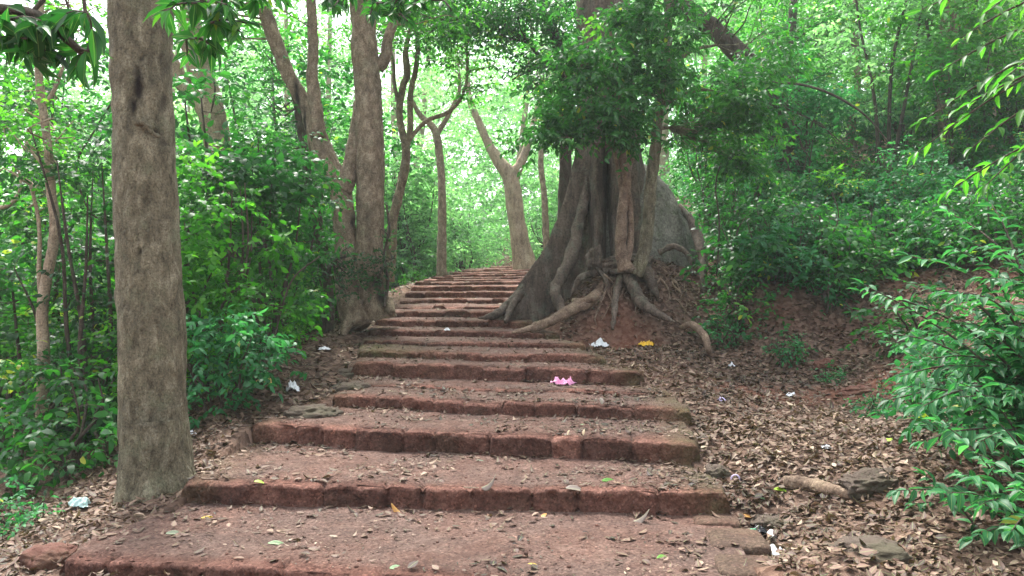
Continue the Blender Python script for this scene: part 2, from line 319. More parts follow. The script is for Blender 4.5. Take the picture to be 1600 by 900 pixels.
tag(link('ground', mesh_np('ground', V, gridF(len(gx), len(gy)), {'litter': np.clip(lit, 0, 1)}), M['ground']), kind='structure')

# ------------------------------------------------------------------ staircase
stair = empty('staircase', (0, 4, CZ-1.3), 'long flight of worn red laterite steps climbing through the forest', 'staircase')
tread_pts = []
rs = np.random.RandomState(7)
for k in range(len(SZ)-1):
    L, Rr, L2, R2, zt = SL[k], SR[k], SL[k+1], SR[k+1], SZ[k]
    zb = SZ[k-1] if k else SZ[0]-.2
    wid = np.linalg.norm(Rr-L); e = (Rr-L)/wid; f = np.array([e[1], -e[0]])      # f points towards the viewer
    if f[1] > 0: f = -f
    res = .013 if k < 5 else .02 if k < 10 else .03
    nu = int(wid/res); us = np.linspace(0, 1, nu)
    # block boundaries
    b = [0.]; bl = .33 if k != 0 else .4
    while b[-1] < wid: b.append(b[-1]+bl*rs.uniform(.6, 1.45))
    b = np.array(b); ub = us*wid; bi = np.searchsorted(b, ub, side='right')-1; bi = np.clip(bi, 0, len(b)-2)
    dseam = np.minimum(ub-b[bi], b[bi+1]-ub)
    bf = rs.uniform(-.018, .018, len(b)); bh = rs.uniform(-.012, .008, len(b)); bt = rs.uniform(-.035, .035, len(b)); bc = rs.uniform(0, 1, len(b))
    if k in (11, 12): bh += rs.uniform(-.05, .01, len(b))
    seam = np.exp(-(dseam/.012)**2)*rs.uniform(.45, 1.35, len(b))[bi]; seam2 = np.exp(-(dseam/.04)**2)*.6
    # profile rows: (along back-tread t 0..1, drop)
    tl = np.linalg.norm((L2+R2-L-Rr)/2); nt_ = max(10, int(tl/(.022 if k < 5 else .035))); hr = zt-zb+.14
    rows = []
    rad = .024
    for t in np.linspace(1.06, 0, nt_): rows.append(('t', t))
    for a in np.linspace(0, 90, 6)[1:]: rows.append(('c', a))
    for q in np.linspace(0, 1, max(6, int(hr/.018)))[1:]: rows.append(('r', q))
    Vs = []; TR = []; 
    tilt = 0.03*np.sin(us*3+k)
    for typ, q in rows:
        base = L[None]+(Rr-L)[None]*us[:, None]; back = L2[None]+(R2-L2)[None]*us[:, None]
        if typ == 't':
            lip = np.clip(1-q*tl/.16, 0, 1)
            inset = f*(-rad); xy = (base+inset)*(1-q)+back*q
            z = zt+(bh[bi]*lip)-seam*.03*lip-seam2*.008*lip+(.012*(1-lip))-.012*np.clip(1-(1-q)*tl/.12, 0, 1)*-1
            tr = np.clip((q*tl-.03)/.1, 0, 1)*np.ones(nu)
            fw = 0
        elif typ == 'c':
            a = R(q); xy = base+f*(rad*(math.sin(a)-1)); z = zt-rad*(1-math.cos(a))+bh[bi]-seam*.03-seam2*.008; fw = math.sin(a); tr = np.zeros(nu)
        else:
            xy = base.copy(); z = zt-rad-q*(hr-rad)+bh[bi]*(1-q); fw = 1; tr = np.zeros(nu)
            xy = xy+f*(.02*q*q*2)
        if fw is not 0:
            off = bf[bi]+bt[bi]*(ub-(b[bi]+b[bi+1])/2)-seam*.034-seam2*.010
            xy = xy+f[None]*(off*fw)[:, None]
        P = np.c_[xy, z]
        Vs.append(P); TR.append(tr)
    nr = len(rows); P = np.array(Vs).reshape(-1, 3); tr = np.array(TR).ravel()
    isr = np.repeat([1. if t[0] != 't' else .0 for t in rows], nu)
    n1 = fbm(P*[6, 6, 9], 4, 3); n2 = fbm(P*[26, 26, 26], 3, 9)
    n3 = fbm(P*[13, 13, 13], 2, 33); nn_ = n1*.015+n2*.008-np.clip(n3-.25, 0, 1)*.03
    P[:, 0] += f[0]*isr*nn_; P[:, 1] += f[1]*isr*nn_
    lipw = np.exp(-(np.abs(tr)/.6)**2)
    P[:, 2] += (fbm(P*[2.2, 2.2, 2], 3, 21)*.012+n1*.006+n2*.003)*np.where(isr > 0, .7, 1)
    # ragged ends: push ends in and out a little
    uu = np.tile(us, nr); endn = fbm(np.c_[P[:, 1]*5, P[:, 2]*5, P[:, 0]*0+k], 3, 31)*.03
    P[:, :2] += e[None]*((np.exp(-uu*wid/.1)-np.exp(-(1-uu)*wid/.1))*endn)[:, None]
    P = P.reshape(nr, nu, 3); A = P[:, :1].copy(); A[:, :, 2] -= .45; A[:, :, 0] -= .05; B = P[:, -1:].copy(); B[:, :, 2] -= .45; B[:, :, 0] += .03
    # round the end columns
    A1 = P[:, :1].copy(); A1[:, :, 0] -= .02; A1[:, :, 2] -= .03; B1 = P[:, -1:].copy(); B1[:, :, 0] += .02; B1[:, :, 2] -= .03
    P = np.concatenate([A, A1, P, B1, B], 1); nn = nu+4
    pad = lambda a: np.concatenate([a[:, :1], a[:, :1], a, a[:, -1:], a[:, -1:]], 1)
    trp = pad(tr.reshape(nr, nu)); blk = pad(np.tile(bc[bi], (nr, 1)))
    ends = np.minimum(us, 1-us)*wid
    moss = pad(np.tile(np.exp(-(us*wid/.2)**2)*.35+np.exp(-((1-us)*wid/.2)**2)*.7, (nr, 1))) if 1 <= k <= 9 else trp*0
    if k == 6: moss = moss+pad(np.tile(np.exp(-(us*wid/.7)**2), (nr, 1)))
    me = mesh_np('step', P.reshape(-1, 3)-[0, 4, CZ-1.3], gridF(nn, nr)[:, ::-1], {'tread': trp.ravel(), 'blk': blk.ravel(), 'lip': np.repeat([.9 if (q[0] == 'c' and q[1] < 80) else .45 if (q[0] == 't' and q[1] < .03) else 0 for q in rows], nn), 'moss': np.clip(moss, 0, 1).ravel()})
    st = link('stone_step', me, M['laterite'], stair)
    inner = P[:nt_, 3:-3]; tread_pts.append((k, inner))
def lump(c, size, seed, sub=40, n=.25, sq=.0, freq=1.6):
    """stone: noise-displaced super-ellipsoid, world aligned"""
    a = np.linspace(0, 2*np.pi, sub*2, endpoint=False); p = np.linspace(-np.pi/2, np.pi/2, sub)
    A_, P_ = np.meshgrid(a, p); q = 1-sq
    sg = lambda v: np.sign(v)*np.abs(v)**q
    v = np.stack([sg(np.cos(P_))*sg(np.cos(A_)), sg(np.cos(P_))*sg(np.sin(A_)), sg(np.sin(P_))], -1).reshape(-1, 3)
    v = v*(1+n*fbm(nrm(v)*freq+seed*3.7, 3, seed)+n*.25*fbm(v*6+seed, 3, seed+3))[:, None]*np.asarray(size)/2
    nx = sub*2; F = []
    i = np.arange(nx); j = np.arange(sub-1); I, J = np.meshgrid(i, j); a0 = (J*nx+I).ravel(); b0 = (J*nx+(I+1) % nx).ravel()
    F = np.c_[a0, b0, b0+nx, a0+nx]
    return v+np.asarray(c), F
# slabs along the right side of the lowest landing
for (px, py, sx, sy, sd) in ((1150, 848, .30, .34, 1), (1118, 818, .26, .22, 2), (1172, 893, .3, .3, 3)):
    p = hit(px, py); p[2] = SZ[0]-.03
    v, F = lump((0, 0, 0), (sx, sy, .13), sd, 30, .05, .72)
    a = -.1; v = np.c_[v[:, 0]*math.cos(a)-v[:, 1]*math.sin(a), v[:, 0]*math.sin(a)+v[:, 1]*math.cos(a), v[:, 2]]
    me = mesh_np('edge_stone', v+p-[0, 4, CZ-1.3], F, {'moss': np.full(len(v), .25), 'blk': np.full(len(v), .3), 'tread': np.full(len(v), .8)})
    link('edge_stone', me, M['laterite'], stair)

# ------------------------------------------------------------------ tubes and wood
def crom(P, n):
    P = np.asarray(P, float); Q = np.vstack([2*P[0]-P[1], P, 2*P[-1]-P[-2]]); out = []
    for i in range(len(P)-1):
        t = np.linspace(0, 1, n, endpoint=False)[:, None]; a, b, c, d = Q[i:i+4]
        out.append(.5*((2*b)+(-a+c)*t+(2*a-5*b+4*c-d)*t*t+(-a+3*b-3*c+d)*t**3))
    return np.vstack(out+[P[-1:]])
def tube(path, rad, seg=12, sub=6, amp=.06, freq=3., seed=0, dents=(), flare=0, lobes=0):
    path = np.asarray(path, float); n = len(path); rad = np.broadcast_to(rad, (n,)) if np.ndim(rad) == 0 else np.asarray(rad, float)
    C4 = crom(np.c_[path, rad], sub); P, r = C4[:, :3], np.maximum(C4[:, 3], .0008)
    T = nrm(np.gradient(P, axis=0)); ref = np.array([1., 0, 0]) if abs(T[0][0]) < .8 else np.array([0, 1., 0])
    Nn = [nrm(np.cross(T[0], ref))]
    for i in range(1, len(P)): v = Nn[-1]-T[i]*np.dot(Nn[-1], T[i]); Nn.append(nrm(v))
    Nn = np.array(Nn); B = np.cross(T, Nn); a = np.linspace(0, 2*np.pi, seg, endpoint=False)
    ring = np.cos(a)[None, :, None]*Nn[:, None]+np.sin(a)[None, :, None]*B[:, None]
    V = P[:, None]+ring*r[:, None, None]
    if amp:
        q = V.reshape(-1, 3); rr = np.repeat(r, seg)
        nz = fbm(q/np.maximum(r.max(), .02)*freq*.35+seed*7.1, 3, seed)
        V = V+ring*(nz*amp*rr).reshape(len(P), seg, 1)*1.5
        if r.max() > .08:
            n2 = fbm(q*[22, 22, 9]+seed, 3, seed+4); V = V+ring*(n2*.008).reshape(len(P), seg, 1)
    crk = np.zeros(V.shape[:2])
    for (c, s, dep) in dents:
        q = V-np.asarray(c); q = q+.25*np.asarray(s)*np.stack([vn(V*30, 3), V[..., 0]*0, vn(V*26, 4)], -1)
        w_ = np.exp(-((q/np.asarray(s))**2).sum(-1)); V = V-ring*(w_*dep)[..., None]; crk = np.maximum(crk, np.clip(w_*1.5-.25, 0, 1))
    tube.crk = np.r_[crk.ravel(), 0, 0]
    i = np.arange(seg); j = np.arange(len(P)-1); I, J = np.meshgrid(i, j); a0 = (J*seg+I).ravel(); b0 = (J*seg+(I+1) % seg).ravel()
    F = np.c_[a0, b0, b0+seg, a0+seg]; F = np.vstack([F[:, [0, 1, 2]], F[:, [0, 2, 3]]])
    V = np.vstack([V.reshape(-1, 3), P[0], P[-1]]); m0 = len(P)*seg
    i = np.arange(seg); F = np.vstack([F, np.c_[(i+1) % seg, i, np.full(seg, m0)], np.c_[m0-seg+i, m0-seg+(i+1) % seg, np.full(seg, m0+1)]])
    return V, F
def pxpath(l, d=None):
    """[(px,py,width px[,d])] -> points and radii"""
    P, r = [], []
    for q in l:
        dd = q[3] if len(q) > 3 else d
        P.append(W(q[0], q[1], dd)); r.append(q[2]/2/FPX*dd)
    return np.array(P), np.array(r)

# ------------------------------------------------------------------ leaves
T4 = (np.array([[0, 0, 0], [.45, .5, .10], [.45, -.5, .10], [1, 0, -.10]]), np.array([[0, 3, 1], [0, 2, 3]]), np.array([0, 1, 1, 0.]))
T6 = (np.array([[0, 0, 0], [.30, .44, .08], [.30, -.44, .08], [.68, .38, .0], [.68, -.38, .0], [1, 0, -.16]]), np.array([[0, 2, 1], [1, 2, 4], [1, 4, 3], [3, 4, 5]]), np.array([0, 1, 1, 1, 1, 0.]))
def _t11():
    v = [[0, 0, 0]]; l = [0.]
    for t, w_ in ((.16, .30), (.42, .5), (.72, .34)):
        dz = -.22*t*t
        v += [[t, w_, dz+.10*w_*2], [t, 0, dz], [t, -w_, dz+.10*w_*2]]; l += [1, 0, 1]
    v.append([1, 0, -.26]); l.append(0.)
    F = [[0, 2, 1], [0, 3, 2]]
    for b in (1, 4): F += [[b, b+1, b+4], [b, b+4, b+3], [b+1, b+2, b+5], [b+1, b+5, b+4]]
    F += [[7, 8, 10], [8, 9, 10]]
    return np.array(v), np.array(F), np.array(l)
T11 = _t11()
def put_leaves(acc, P, D, Nn, L, Wd, rng, tpl=T4, rnd=None, curl=None):
    n = len(P); D = nrm(D); S = nrm(np.cross(Nn, D)); N2 = np.cross(D, S); tv, tf, tl = tpl; m = len(tv)
    L = np.broadcast_to(L, (n,)); Wd = np.broadcast_to(Wd, (n,))
    cz = tv[:, 2][None]*np.ones((n, 1)) if curl is None else tv[:, 2][None]*curl[:, None]
    V = P[:, None]+D[:, None]*(tv[:, 0][None]*L[:, None])[..., None]+S[:, None]*(tv[:, 1][None]*Wd[:, None])[..., None]+N2[:, None]*(cz*L[:, None])[..., None]
    F = (tf[None]+(np.arange(n)*m)[:, None, None]).reshape(-1, 3)
    if rnd is None: rnd = np.clip(rng.normal(.45, .22, n), 0, .93)
    acc.add(V.reshape(-1, 3), F, rnd=np.repeat(rnd, m), lv=np.tile(tl, n))
def sprigs(acc, O, D, ln, nl, L, Wd, rng, tpl=T4, droop=.5, twig=None, rnd0=None, flat=.55):
    """leafy twigs: origin O, direction D, length ln, nl leaves each"""
    n = len(O); D = nrm(D); ln = np.broadcast_to(ln, (n,)); up = np.array([0, 0, 1.])
    S = nrm(np.cross(D, up)+rng.normal(0, .15, (n, 3))); t = (np.arange(nl)+.6)/nl
    sag = -droop*.35
    base = O[:, None]+D[:, None]*(t[None]*ln[:, None])[..., None]; base[..., 2] += sag*(t[None]**2)*ln[:, None]
    side = np.where(np.arange(nl) % 2 == 0, 1., -1.); side[-1] = 0
    ld = D[:, None]*.65+S[:, None]*side[None, :, None]*.95+rng.normal(0, .28, (n, nl, 3)); ld[..., 2] -= droop*rng.uniform(.1, 1, (n, nl))
    ln_ = np.array([0, 0, 1.])*flat*1.6+rng.normal(0, .55, (n, nl, 3))
    LL = L*rng.uniform(.6, 1.15, (n, nl)); LL[:, 0] *= .7
    if rnd0 is None: rnd0 = rng.normal(.42, .16, n)
    rr = np.clip(rnd0[:, None]+rng.normal(0, .14, (n, nl)), 0, .93); rr[rng.uniform(0, 1, rr.shape) < .006] = 1
    put_leaves(acc, base.reshape(-1, 3), ld.reshape(-1, 3), ln_.reshape(-1, 3), LL.ravel(), LL.ravel()*Wd/L, rng, tpl, rr.ravel())
    if twig is not None:
        for i in range(n):
            tt = np.array([0, .5, 1.]); q = O[i]+D[i]*(tt*ln[i])[:, None]; q[:, 2] += sag*tt**2*ln[i]
            v, f = tube(q, [.0035, .0028, .0012], 4, 1, 0); twig.add(v, f)
def blobs(rng, n, c, r, gap=.0, seed=0, gf=.9):
    out = []
    while len(out) < n:
        p = rng.uniform(-1, 1, 3)
        if (p**2).sum() > 1: continue
        q = np.asarray(c)+p*np.asarray(r)
        if gap and vn(q*gf+seed*3.1, seed) < -gap: continue
        out.append(q)
    return np.array(out)
def foliage(acc, cl, cr, ns, nl, L, Wd, rng, tpl=T4, ln=.3, droop=.5, spread=.75, twig=None, flat=.55):
    """clumps cl (K,3) radius cr, ns twigs each"""
    K = len(cl); k = np.repeat(np.arange(K), ns); cr = np.broadcast_to(cr, (K,))
    q = nrm(rng.normal(0, 1, (K*ns, 3)))*(rng.uniform(0, 1, (K*ns, 1))**.45); q[:, 2] *= .6
    O = cl[k]+q*cr[k][:, None]*spread; D = q+[0, 0, .15]+rng.normal(0, .45, q.shape); D[:, 2] *= .6
    sprigs(acc, O, D, ln*rng.uniform(.6, 1.3, len(O)), nl, L, Wd, rng, tpl, droop, twig, np.repeat(rng.normal(.42, .17, K), ns), flat)
def twigs_to(acc, cl, frm, rng, r0=.012, seg=5):
    for c in cl:
        d = np.linalg.norm(frm-c, axis=1)+np.maximum(0, frm[:, 2]-c[2])*1.5; a = frm[np.argmin(d)]
        m1 = a*.6+c*.4+rng.normal(0, .08, 3); m2 = a*.25+c*.75+rng.normal(0, .08, 3)+[0, 0, .05]
        l = np.linalg.norm(a-c); rr = r0*(.5+.5*min(2.5, l))
        v, f = tube([a, m1, m2, c], [rr, rr*.75, rr*.5, rr*.25], seg, 3, .1, 3, 1); acc.add(v, f, **({'crk': 0.} if 'crk' in acc.A else {}))
def tree(name, label, cat, tubes, bark, cl=None, cr=.5, ns=12, nl=8, L=.1, Wd=.045, lm='leaf_mid', seed=0, group=None, tpl=T6, seg=20, r0=.014, ln=.3, d=None, droop=.5, dents=(), amp=.06, wsc=1., flat=.55, sub=8):
    rng = np.random.RandomState(seed+100); acc = Acc(); nodes = []
    for i, t in enumerate(tubes):
        P, r = pxpath(t, d) if not isinstance(t, tuple) else t
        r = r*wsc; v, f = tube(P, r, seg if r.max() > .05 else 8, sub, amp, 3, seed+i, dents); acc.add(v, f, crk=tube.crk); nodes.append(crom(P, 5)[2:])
    nodes = np.vstack(nodes); org = np.array([nodes[0][0], nodes[0][1], nodes[0][2]])
    root = empty(name, org, label, cat, group)
    if cl is not None:
        hi = nodes[nodes[:, 2] > np.percentile(nodes[:, 2], 45)]
        twigs_to(acc, cl, hi, rng, r0)
        fa = Acc(); foliage(fa, cl, cr, ns, nl, L, Wd, rng, tpl, ln, droop, flat=flat)
        link('crown', local(fa.mesh('crown'), org), M[lm], root)
    link('trunk', local(acc.mesh('trunk'), org), M[bark], root)
    return root
def pcl(rng, l, n, gap=0, seed=0, gf=.9):
    """clump centres spread in ellipsoids given as (px,py,d, rx px, ry px, rd)"""
    out = []
    for (px, py, d, rx, ry, rd, k) in [(*q, n) if len(q) == 6 else q for q in l]:
        out.append(blobs(rng, k, W(px, py, d), (rx/FPX*d, rd, ry/FPX*d), gap, seed, gf))
    return np.vstack(out)
rg = np.random.RandomState(3)
# ------------------------------------------------------------------ the great buttressed tree
def fig_tree():
    c = W(948, 300, 11.35); cx, cy = c[0], c[1]
    zs = np.r_[np.linspace(-.75, 2.6, 190), np.linspace(2.65, 6.5, 50)]; th = np.linspace(0, 2*np.pi, 520, endpoint=False)
    Zr, Th = np.meshgrid(zs, th, indexing='ij')
    r0 = np.interp(Zr, [-.7, .5, 2.4, 6.5], [.52, .46, .40, .34])
    bt = [(np.pi+.42, .115, [(-.7, 1.80), (-.13, 1.66), (.22, 1.32), (.66, 1.04), (1.19, .75), (1.9, .55), (2.4, .42), (3, .36)], .9),
          (-1.97, .075, [(-.7, 1.1), (0, .95), (.5, .78), (1, .64), (1.6, .56), (2.3, .46), (3.2, .38)], .8),
          (-1.36, .07, [(-.7, .95), (.5, .74), (1, .62), (1.6, .54), (2.4, .47), (3.4, .38)], .8),
          (-.80, .10, [(-.7, .85), (.4, .72), (1, .6), (1.5, .52), (2.0, .44), (3, .38)], 1.0),
          (-.12, .14, [(-.7, .9), (.35, .8), (1.04, .7), (1.76, .5), (2.3, .42), (3, .36)], 1.3),
          (.9, .12, [(-.7, 1.6), (.7, 1.3), (1.5, .7), (2.2, .4), (3, .34)], 1.), (2.2, .12, [(-.7, 1.5), (.5, 1.2), (1.4, .7), (2.2, .4), (3, .34)], 1.),
          (np.pi-.25, .09, [(-.7, 1.2), (.2, .9), (1., .6), (2.2, .4), (3, .34)], 1.)]
    acc = r0**7
    for t0, wd, tab, pw in bt:
        zz, rr = zip(*tab); Ri = np.interp(Zr, zz, rr)
        dth = (Th-t0-.10*np.sin(Zr*1.6+t0*3)*np.clip(2.2-Zr, 0, 1)*.6+np.pi) % (2*np.pi)-np.pi
        lat = np.abs(dth)*Ri                                   # sideways distance at the fin's edge
        sh = np.exp(-(lat/(wd*2.0))**1.5)*.55+.45*np.exp(-(np.abs(dth)/.42)**1.4)
        acc += (r0*.6+(Ri-r0*.6)*sh)**7
    r = acc**(1/7.)
    rec = np.exp(-(((Th-2*np.pi+1.66+np.pi) % (2*np.pi)-np.pi)/.12)**2)*np.exp(-((Zr-1.2)/.95)**4); r = r*(1-.55*rec)
    px_ = np.stack([np.cos(Th)*r, np.sin(Th)*r, Zr], -1)
    nz = fbm(px_*[1.6, 1.6, 1.1], 3, 11)*.045+fbm(px_*[9, 9, 4], 3, 12)*.010+fbm(px_*[26, 26, 10], 2, 13)*.005
    r = r+nz
    for (t0, z0, s1, s2, dep) in ((np.pi+.50, .32, .05, .07, .09), (np.pi+.56, .72, .035, .05, .06), (-1.80, .8, .04, .06, .06), (np.pi+.8, .12, .05, .05, .05)):
        dth = (Th-t0+np.pi) % (2*np.pi)-np.pi; r -= dep*np.exp(-(dth/s1)**2-((Zr-z0)/s2)**2)
    lean = np.interp(Zr, [-.7, 2, 6.5], [0, 0, -.1])
    V = np.stack([cx+lean+np.cos(Th)*r, cy+np.sin(Th)*r, CZ+Zr], -1).reshape(-1, 3)
    ns_, nt_ = Zr.shape; i = np.arange(nt_); j = np.arange(ns_-1); I, J = np.meshgrid(i, j); a0 = (J*nt_+I).ravel(); b0 = (J*nt_+(I+1) % nt_).ravel()
    org = np.array([cx, cy, CZ+.2]); root = empty('buttressed_tree', org, 'huge old tree with flaring buttress roots standing on the red mound beside the steps', 'tree')
    tk = Acc(); tk.add(V, np.c_[a0, b0, b0+nt_, a0+nt_])
    top = np.array([cx-.1, cy, CZ+6.3])
    limbs = []
    for k, (dx, dy, dz) in enumerate(((-3, -1.5, 2.2), (2.5, -2, 2.6), (.5, 2.5, 3), (-1, -3.5, 2.4), (3, 1.5, 2))):
        P = [top+[0, 0, -.5], top+np.array([dx*.3, dy*.3, dz*.45]), top+np.array([dx*.7, dy*.7, dz*.8]), top+np.array([dx, dy, dz])]
        v, f = tube(P, [.2, .16, .11, .06], 12, 5, .08, 3, k); tk.add(v, f); limbs.append(crom(P, 4)[4:])
    rng = np.random.RandomState(41); cl = blobs(rng, 46, top+[0, .6, 2.3], (4.6, 4.4, 1.9), .15, 4)
    twigs_to(tk, cl, np.vstack(limbs), rng, .02)
    link('trunk', local(tk.mesh('trunk'), org), M['bark_fig'], root)
    fa = Acc(); foliage(fa, cl, .75, 12, 8, .13, .06, rng, ln=.42); link('crown', local(fa.mesh('crown'), org), M['leaf_mid'], root)
    v, f = lump((0, 0, 0), (2.16, 1.15, 3.8), 14, 90, .05, -.2, .8); v[:, 2] += .012*fbm(v*[3, 3, 3], 3, 5); v = v+nrm(v)*(.02*fbm(v*[4, 4, 2], 4, 6))[:, None]
    v = v+W(982, 462, 11.42); link('buttress', local(mesh_np('buttress', v, f), org), M['bark_slab'], root)
    rt = [  # exposed roots: (px, py, width, d)
        [(922, 240, 6, 11.1), (916, 290, 14, 11.0), (906, 345, 22, 10.82), (894, 395, 24, 10.6), (880, 428, 23, 10.4), (868, 448, 22, 10.2), (872, 474, 20, 10.05), (884, 492, 18, 9.95), (893, 508, 12, 9.9)],
        [(935, 455, 16, 10.0), (925, 468, 22, 9.85), (895, 482, 22, 9.75), (866, 499, 20, 9.6), (838, 511, 17, 9.45), (812, 517, 9, 9.35), (800, 520, 3, 9.3)],
        [(962, 400, 14, 10.5), (972, 420, 24, 10.25), (985, 440, 24, 10.0), (1000, 468, 22, 9.85), (1020, 486, 18, 9.65), (1040, 497, 10, 9.5), (1055, 503, 5, 9.45)],
        [(970, 432, 14, 10.1), (962, 460, 12, 9.85), (960, 490, 11, 9.7), (957, 515, 7, 9.6)],
        [(1005, 412, 22, 10.4), (1015, 435, 20, 10.1), (1024, 455, 14, 9.95), (1028, 470, 6, 9.95)],
        [(1062, 320, 8, 11.3), (1085, 355, 18, 11.05), (1098, 405, 18, 10.75), (1098, 440, 13, 10.55), (1100, 462, 8, 10.5)],
        [(835, 425, 10, 11.0), (815, 455, 20, 10.9), (792, 480, 20, 10.65), (768, 494, 13, 10.4), (748, 497, 4, 10.25)],
        [(820, 445, 8, 10.95), (804, 470, 14, 10.7), (795, 490, 12, 10.42), (790, 503, 7, 10.25)],
        [(940, 425, 14, 10.25), (910, 432, 13, 10.1), (900, 445, 9, 10.1), (893, 460, 5, 10.1)],
        [(1030, 395, 12, 10.8), (1055, 385, 11, 10.7), (1075, 400, 9, 10.6), (1082, 430, 6, 10.5)],
        [(955, 425, 10, 10.15), (985, 422, 9, 9.9), (1005, 415, 8, 10.0), (1020, 400, 5, 10.3)],
        [(928, 410, 10, 10.2), (948, 440, 6, 9.98), (946, 452, 4, 9.95), (938, 470, 3, 9.85)],
        [(895, 470, 8, 10.0), (915, 470, 14, 9.8), (930, 466, 10, 9.75)]]
    for k, l in enumerate(rt):
        P, r = pxpath(l); r = r*.82; v, f = tube(P, r, 16, 7, .22, 3.2, k+60)
        link('root', local(mesh_np('root', v, f), org), M['bark_root' if k in (1, 12) else 'bark_fig'], root)
    rn = random.Random(3)
    for k in range(16):
        px = rn.uniform(900, 1080); py = rn.uniform(418, 470); q = []; d = 10.4
        for m_ in range(5):
            h_ = hit(px, py, dmin=8.5); q.append(h_+np.array([0, -.01, .012])); px += rn.uniform(-16, 18); py += rn.uniform(4, 18)
        w0 = rn.uniform(.008, .02); v, f = tube(np.array(q), [w0, w0*.9, w0*.7, w0*.5, .003], 8, 4, .15, 3, k); link('root', local(mesh_np('root', v, f), org), M['bark_root'], root)
    # gnarled stump-like knot of roots on the mound
    kn = Acc()
    for (px, py, d, sz, sd) in ((928, 408, 10.2, (.2, .2, .34), 5), (950, 414, 10.2, (.32, .18, .17), 6), (972, 412, 10.25, (.32, .24, .18), 8), (1000, 405, 10.3, (.3, .24, .15), 9)):
        v, f = lump(W(px, py, d), sz, sd, 34, .38, .15, 2.0); kn.add(v, f)
    link('root_knot', local(kn.mesh('root_knot'), org), M['bark_fig'], root)
fig_tree()
# separate root loop that surfaces again in the leaf litter to the right
P, r = pxpath([(1064, 512, 9, 9.5), (1082, 508, 12, 9.3), (1100, 524, 12, 9.05), (1106, 540, 10, 8.95), (1107, 556, 10, 9.0), (1107, 580, 8, 9.05)]); v, f = tube(P, r, 12, 7, .1, 3, 77)
tag(link('surface_root', local(mesh_np('surface_root', v, f), P[2]), M['bark_root'], None, P[2]), 'curved brown root arching out of the leaf litter right of the mound', 'root')

# ------------------------------------------------------------------ single trees that can be told apart
rg = np.random.RandomState(11)
c0 = W(235, 200, 5)
ob = tree('tree', 'thick smooth grey-brown trunk rising at the lower left edge of the steps', 'tree',
     [[(252, 800, 150), (249, 765, 122), (246, 725, 108), (240, 640, 100), (238, 540, 97), (233, 440, 96), (229, 340, 93), (226, 250, 92), (222, 150, 88), (221, 60, 92), (220, -30, 96), (218, -150, 96), (214, -350, 85), (208, -620, 70)],
      [(238, 660, 60, 5.2), (226, 720, 50, 5.18), (214, 775, 30, 5.15), (206, 800, 14, 5.1)], [(250, 640, 70, 5.2), (268, 700, 44, 5.2), (286, 738, 26, 5.18), (302, 756, 10, 5.15)], [(246, 660, 70, 5.15), (250, 740, 44, 5.1), (256, 785, 20, 5.05)],
      [(216, -300, 60), (120, -520, 50, 4.8), (20, -700, 40, 4.4), (-60, -860, 24, 4.2)], [(212, -420, 60), (330, -620, 46, 5.3), (450, -800, 36, 5.8), (520, -950, 20, 6.2)], [(212, -500, 50), (220, -750, 40, 4.4), (250, -1000, 30, 3.8)]],
     'bark_grey', blobs(rg, 24, W(180, -760, 4.9), (2.4, 2.0, 1.1), .1), .6, 11, 8, .13, .048, 'leaf_deep', 1, d=5.25, seg=72, amp=.03, sub=14,
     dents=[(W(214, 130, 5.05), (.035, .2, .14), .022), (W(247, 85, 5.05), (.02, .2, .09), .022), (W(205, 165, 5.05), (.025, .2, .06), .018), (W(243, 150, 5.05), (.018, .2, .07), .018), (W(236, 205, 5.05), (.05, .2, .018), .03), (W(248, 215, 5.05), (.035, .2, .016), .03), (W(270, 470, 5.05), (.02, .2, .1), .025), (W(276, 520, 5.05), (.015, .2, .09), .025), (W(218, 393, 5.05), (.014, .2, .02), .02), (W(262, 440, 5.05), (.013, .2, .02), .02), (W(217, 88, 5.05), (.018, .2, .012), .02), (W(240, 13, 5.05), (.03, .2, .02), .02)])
tk = [c for c in ob.children if c.name.startswith('trunk')][0]
P, r = pxpath([(212, 194, 7, 5.08), (224, 191, 12, 5.06), (232, 198, 10, 5.05), (238, 208, 8, 5.06), (250, 214, 5, 5.08)]); v, f = tube(P, r, 10, 5, .25, 4, 5)
k_ = link('bark_scar', local(mesh_np('bark_scar', v, f), np.array(ob.location)), M['bark_grey'], ob)
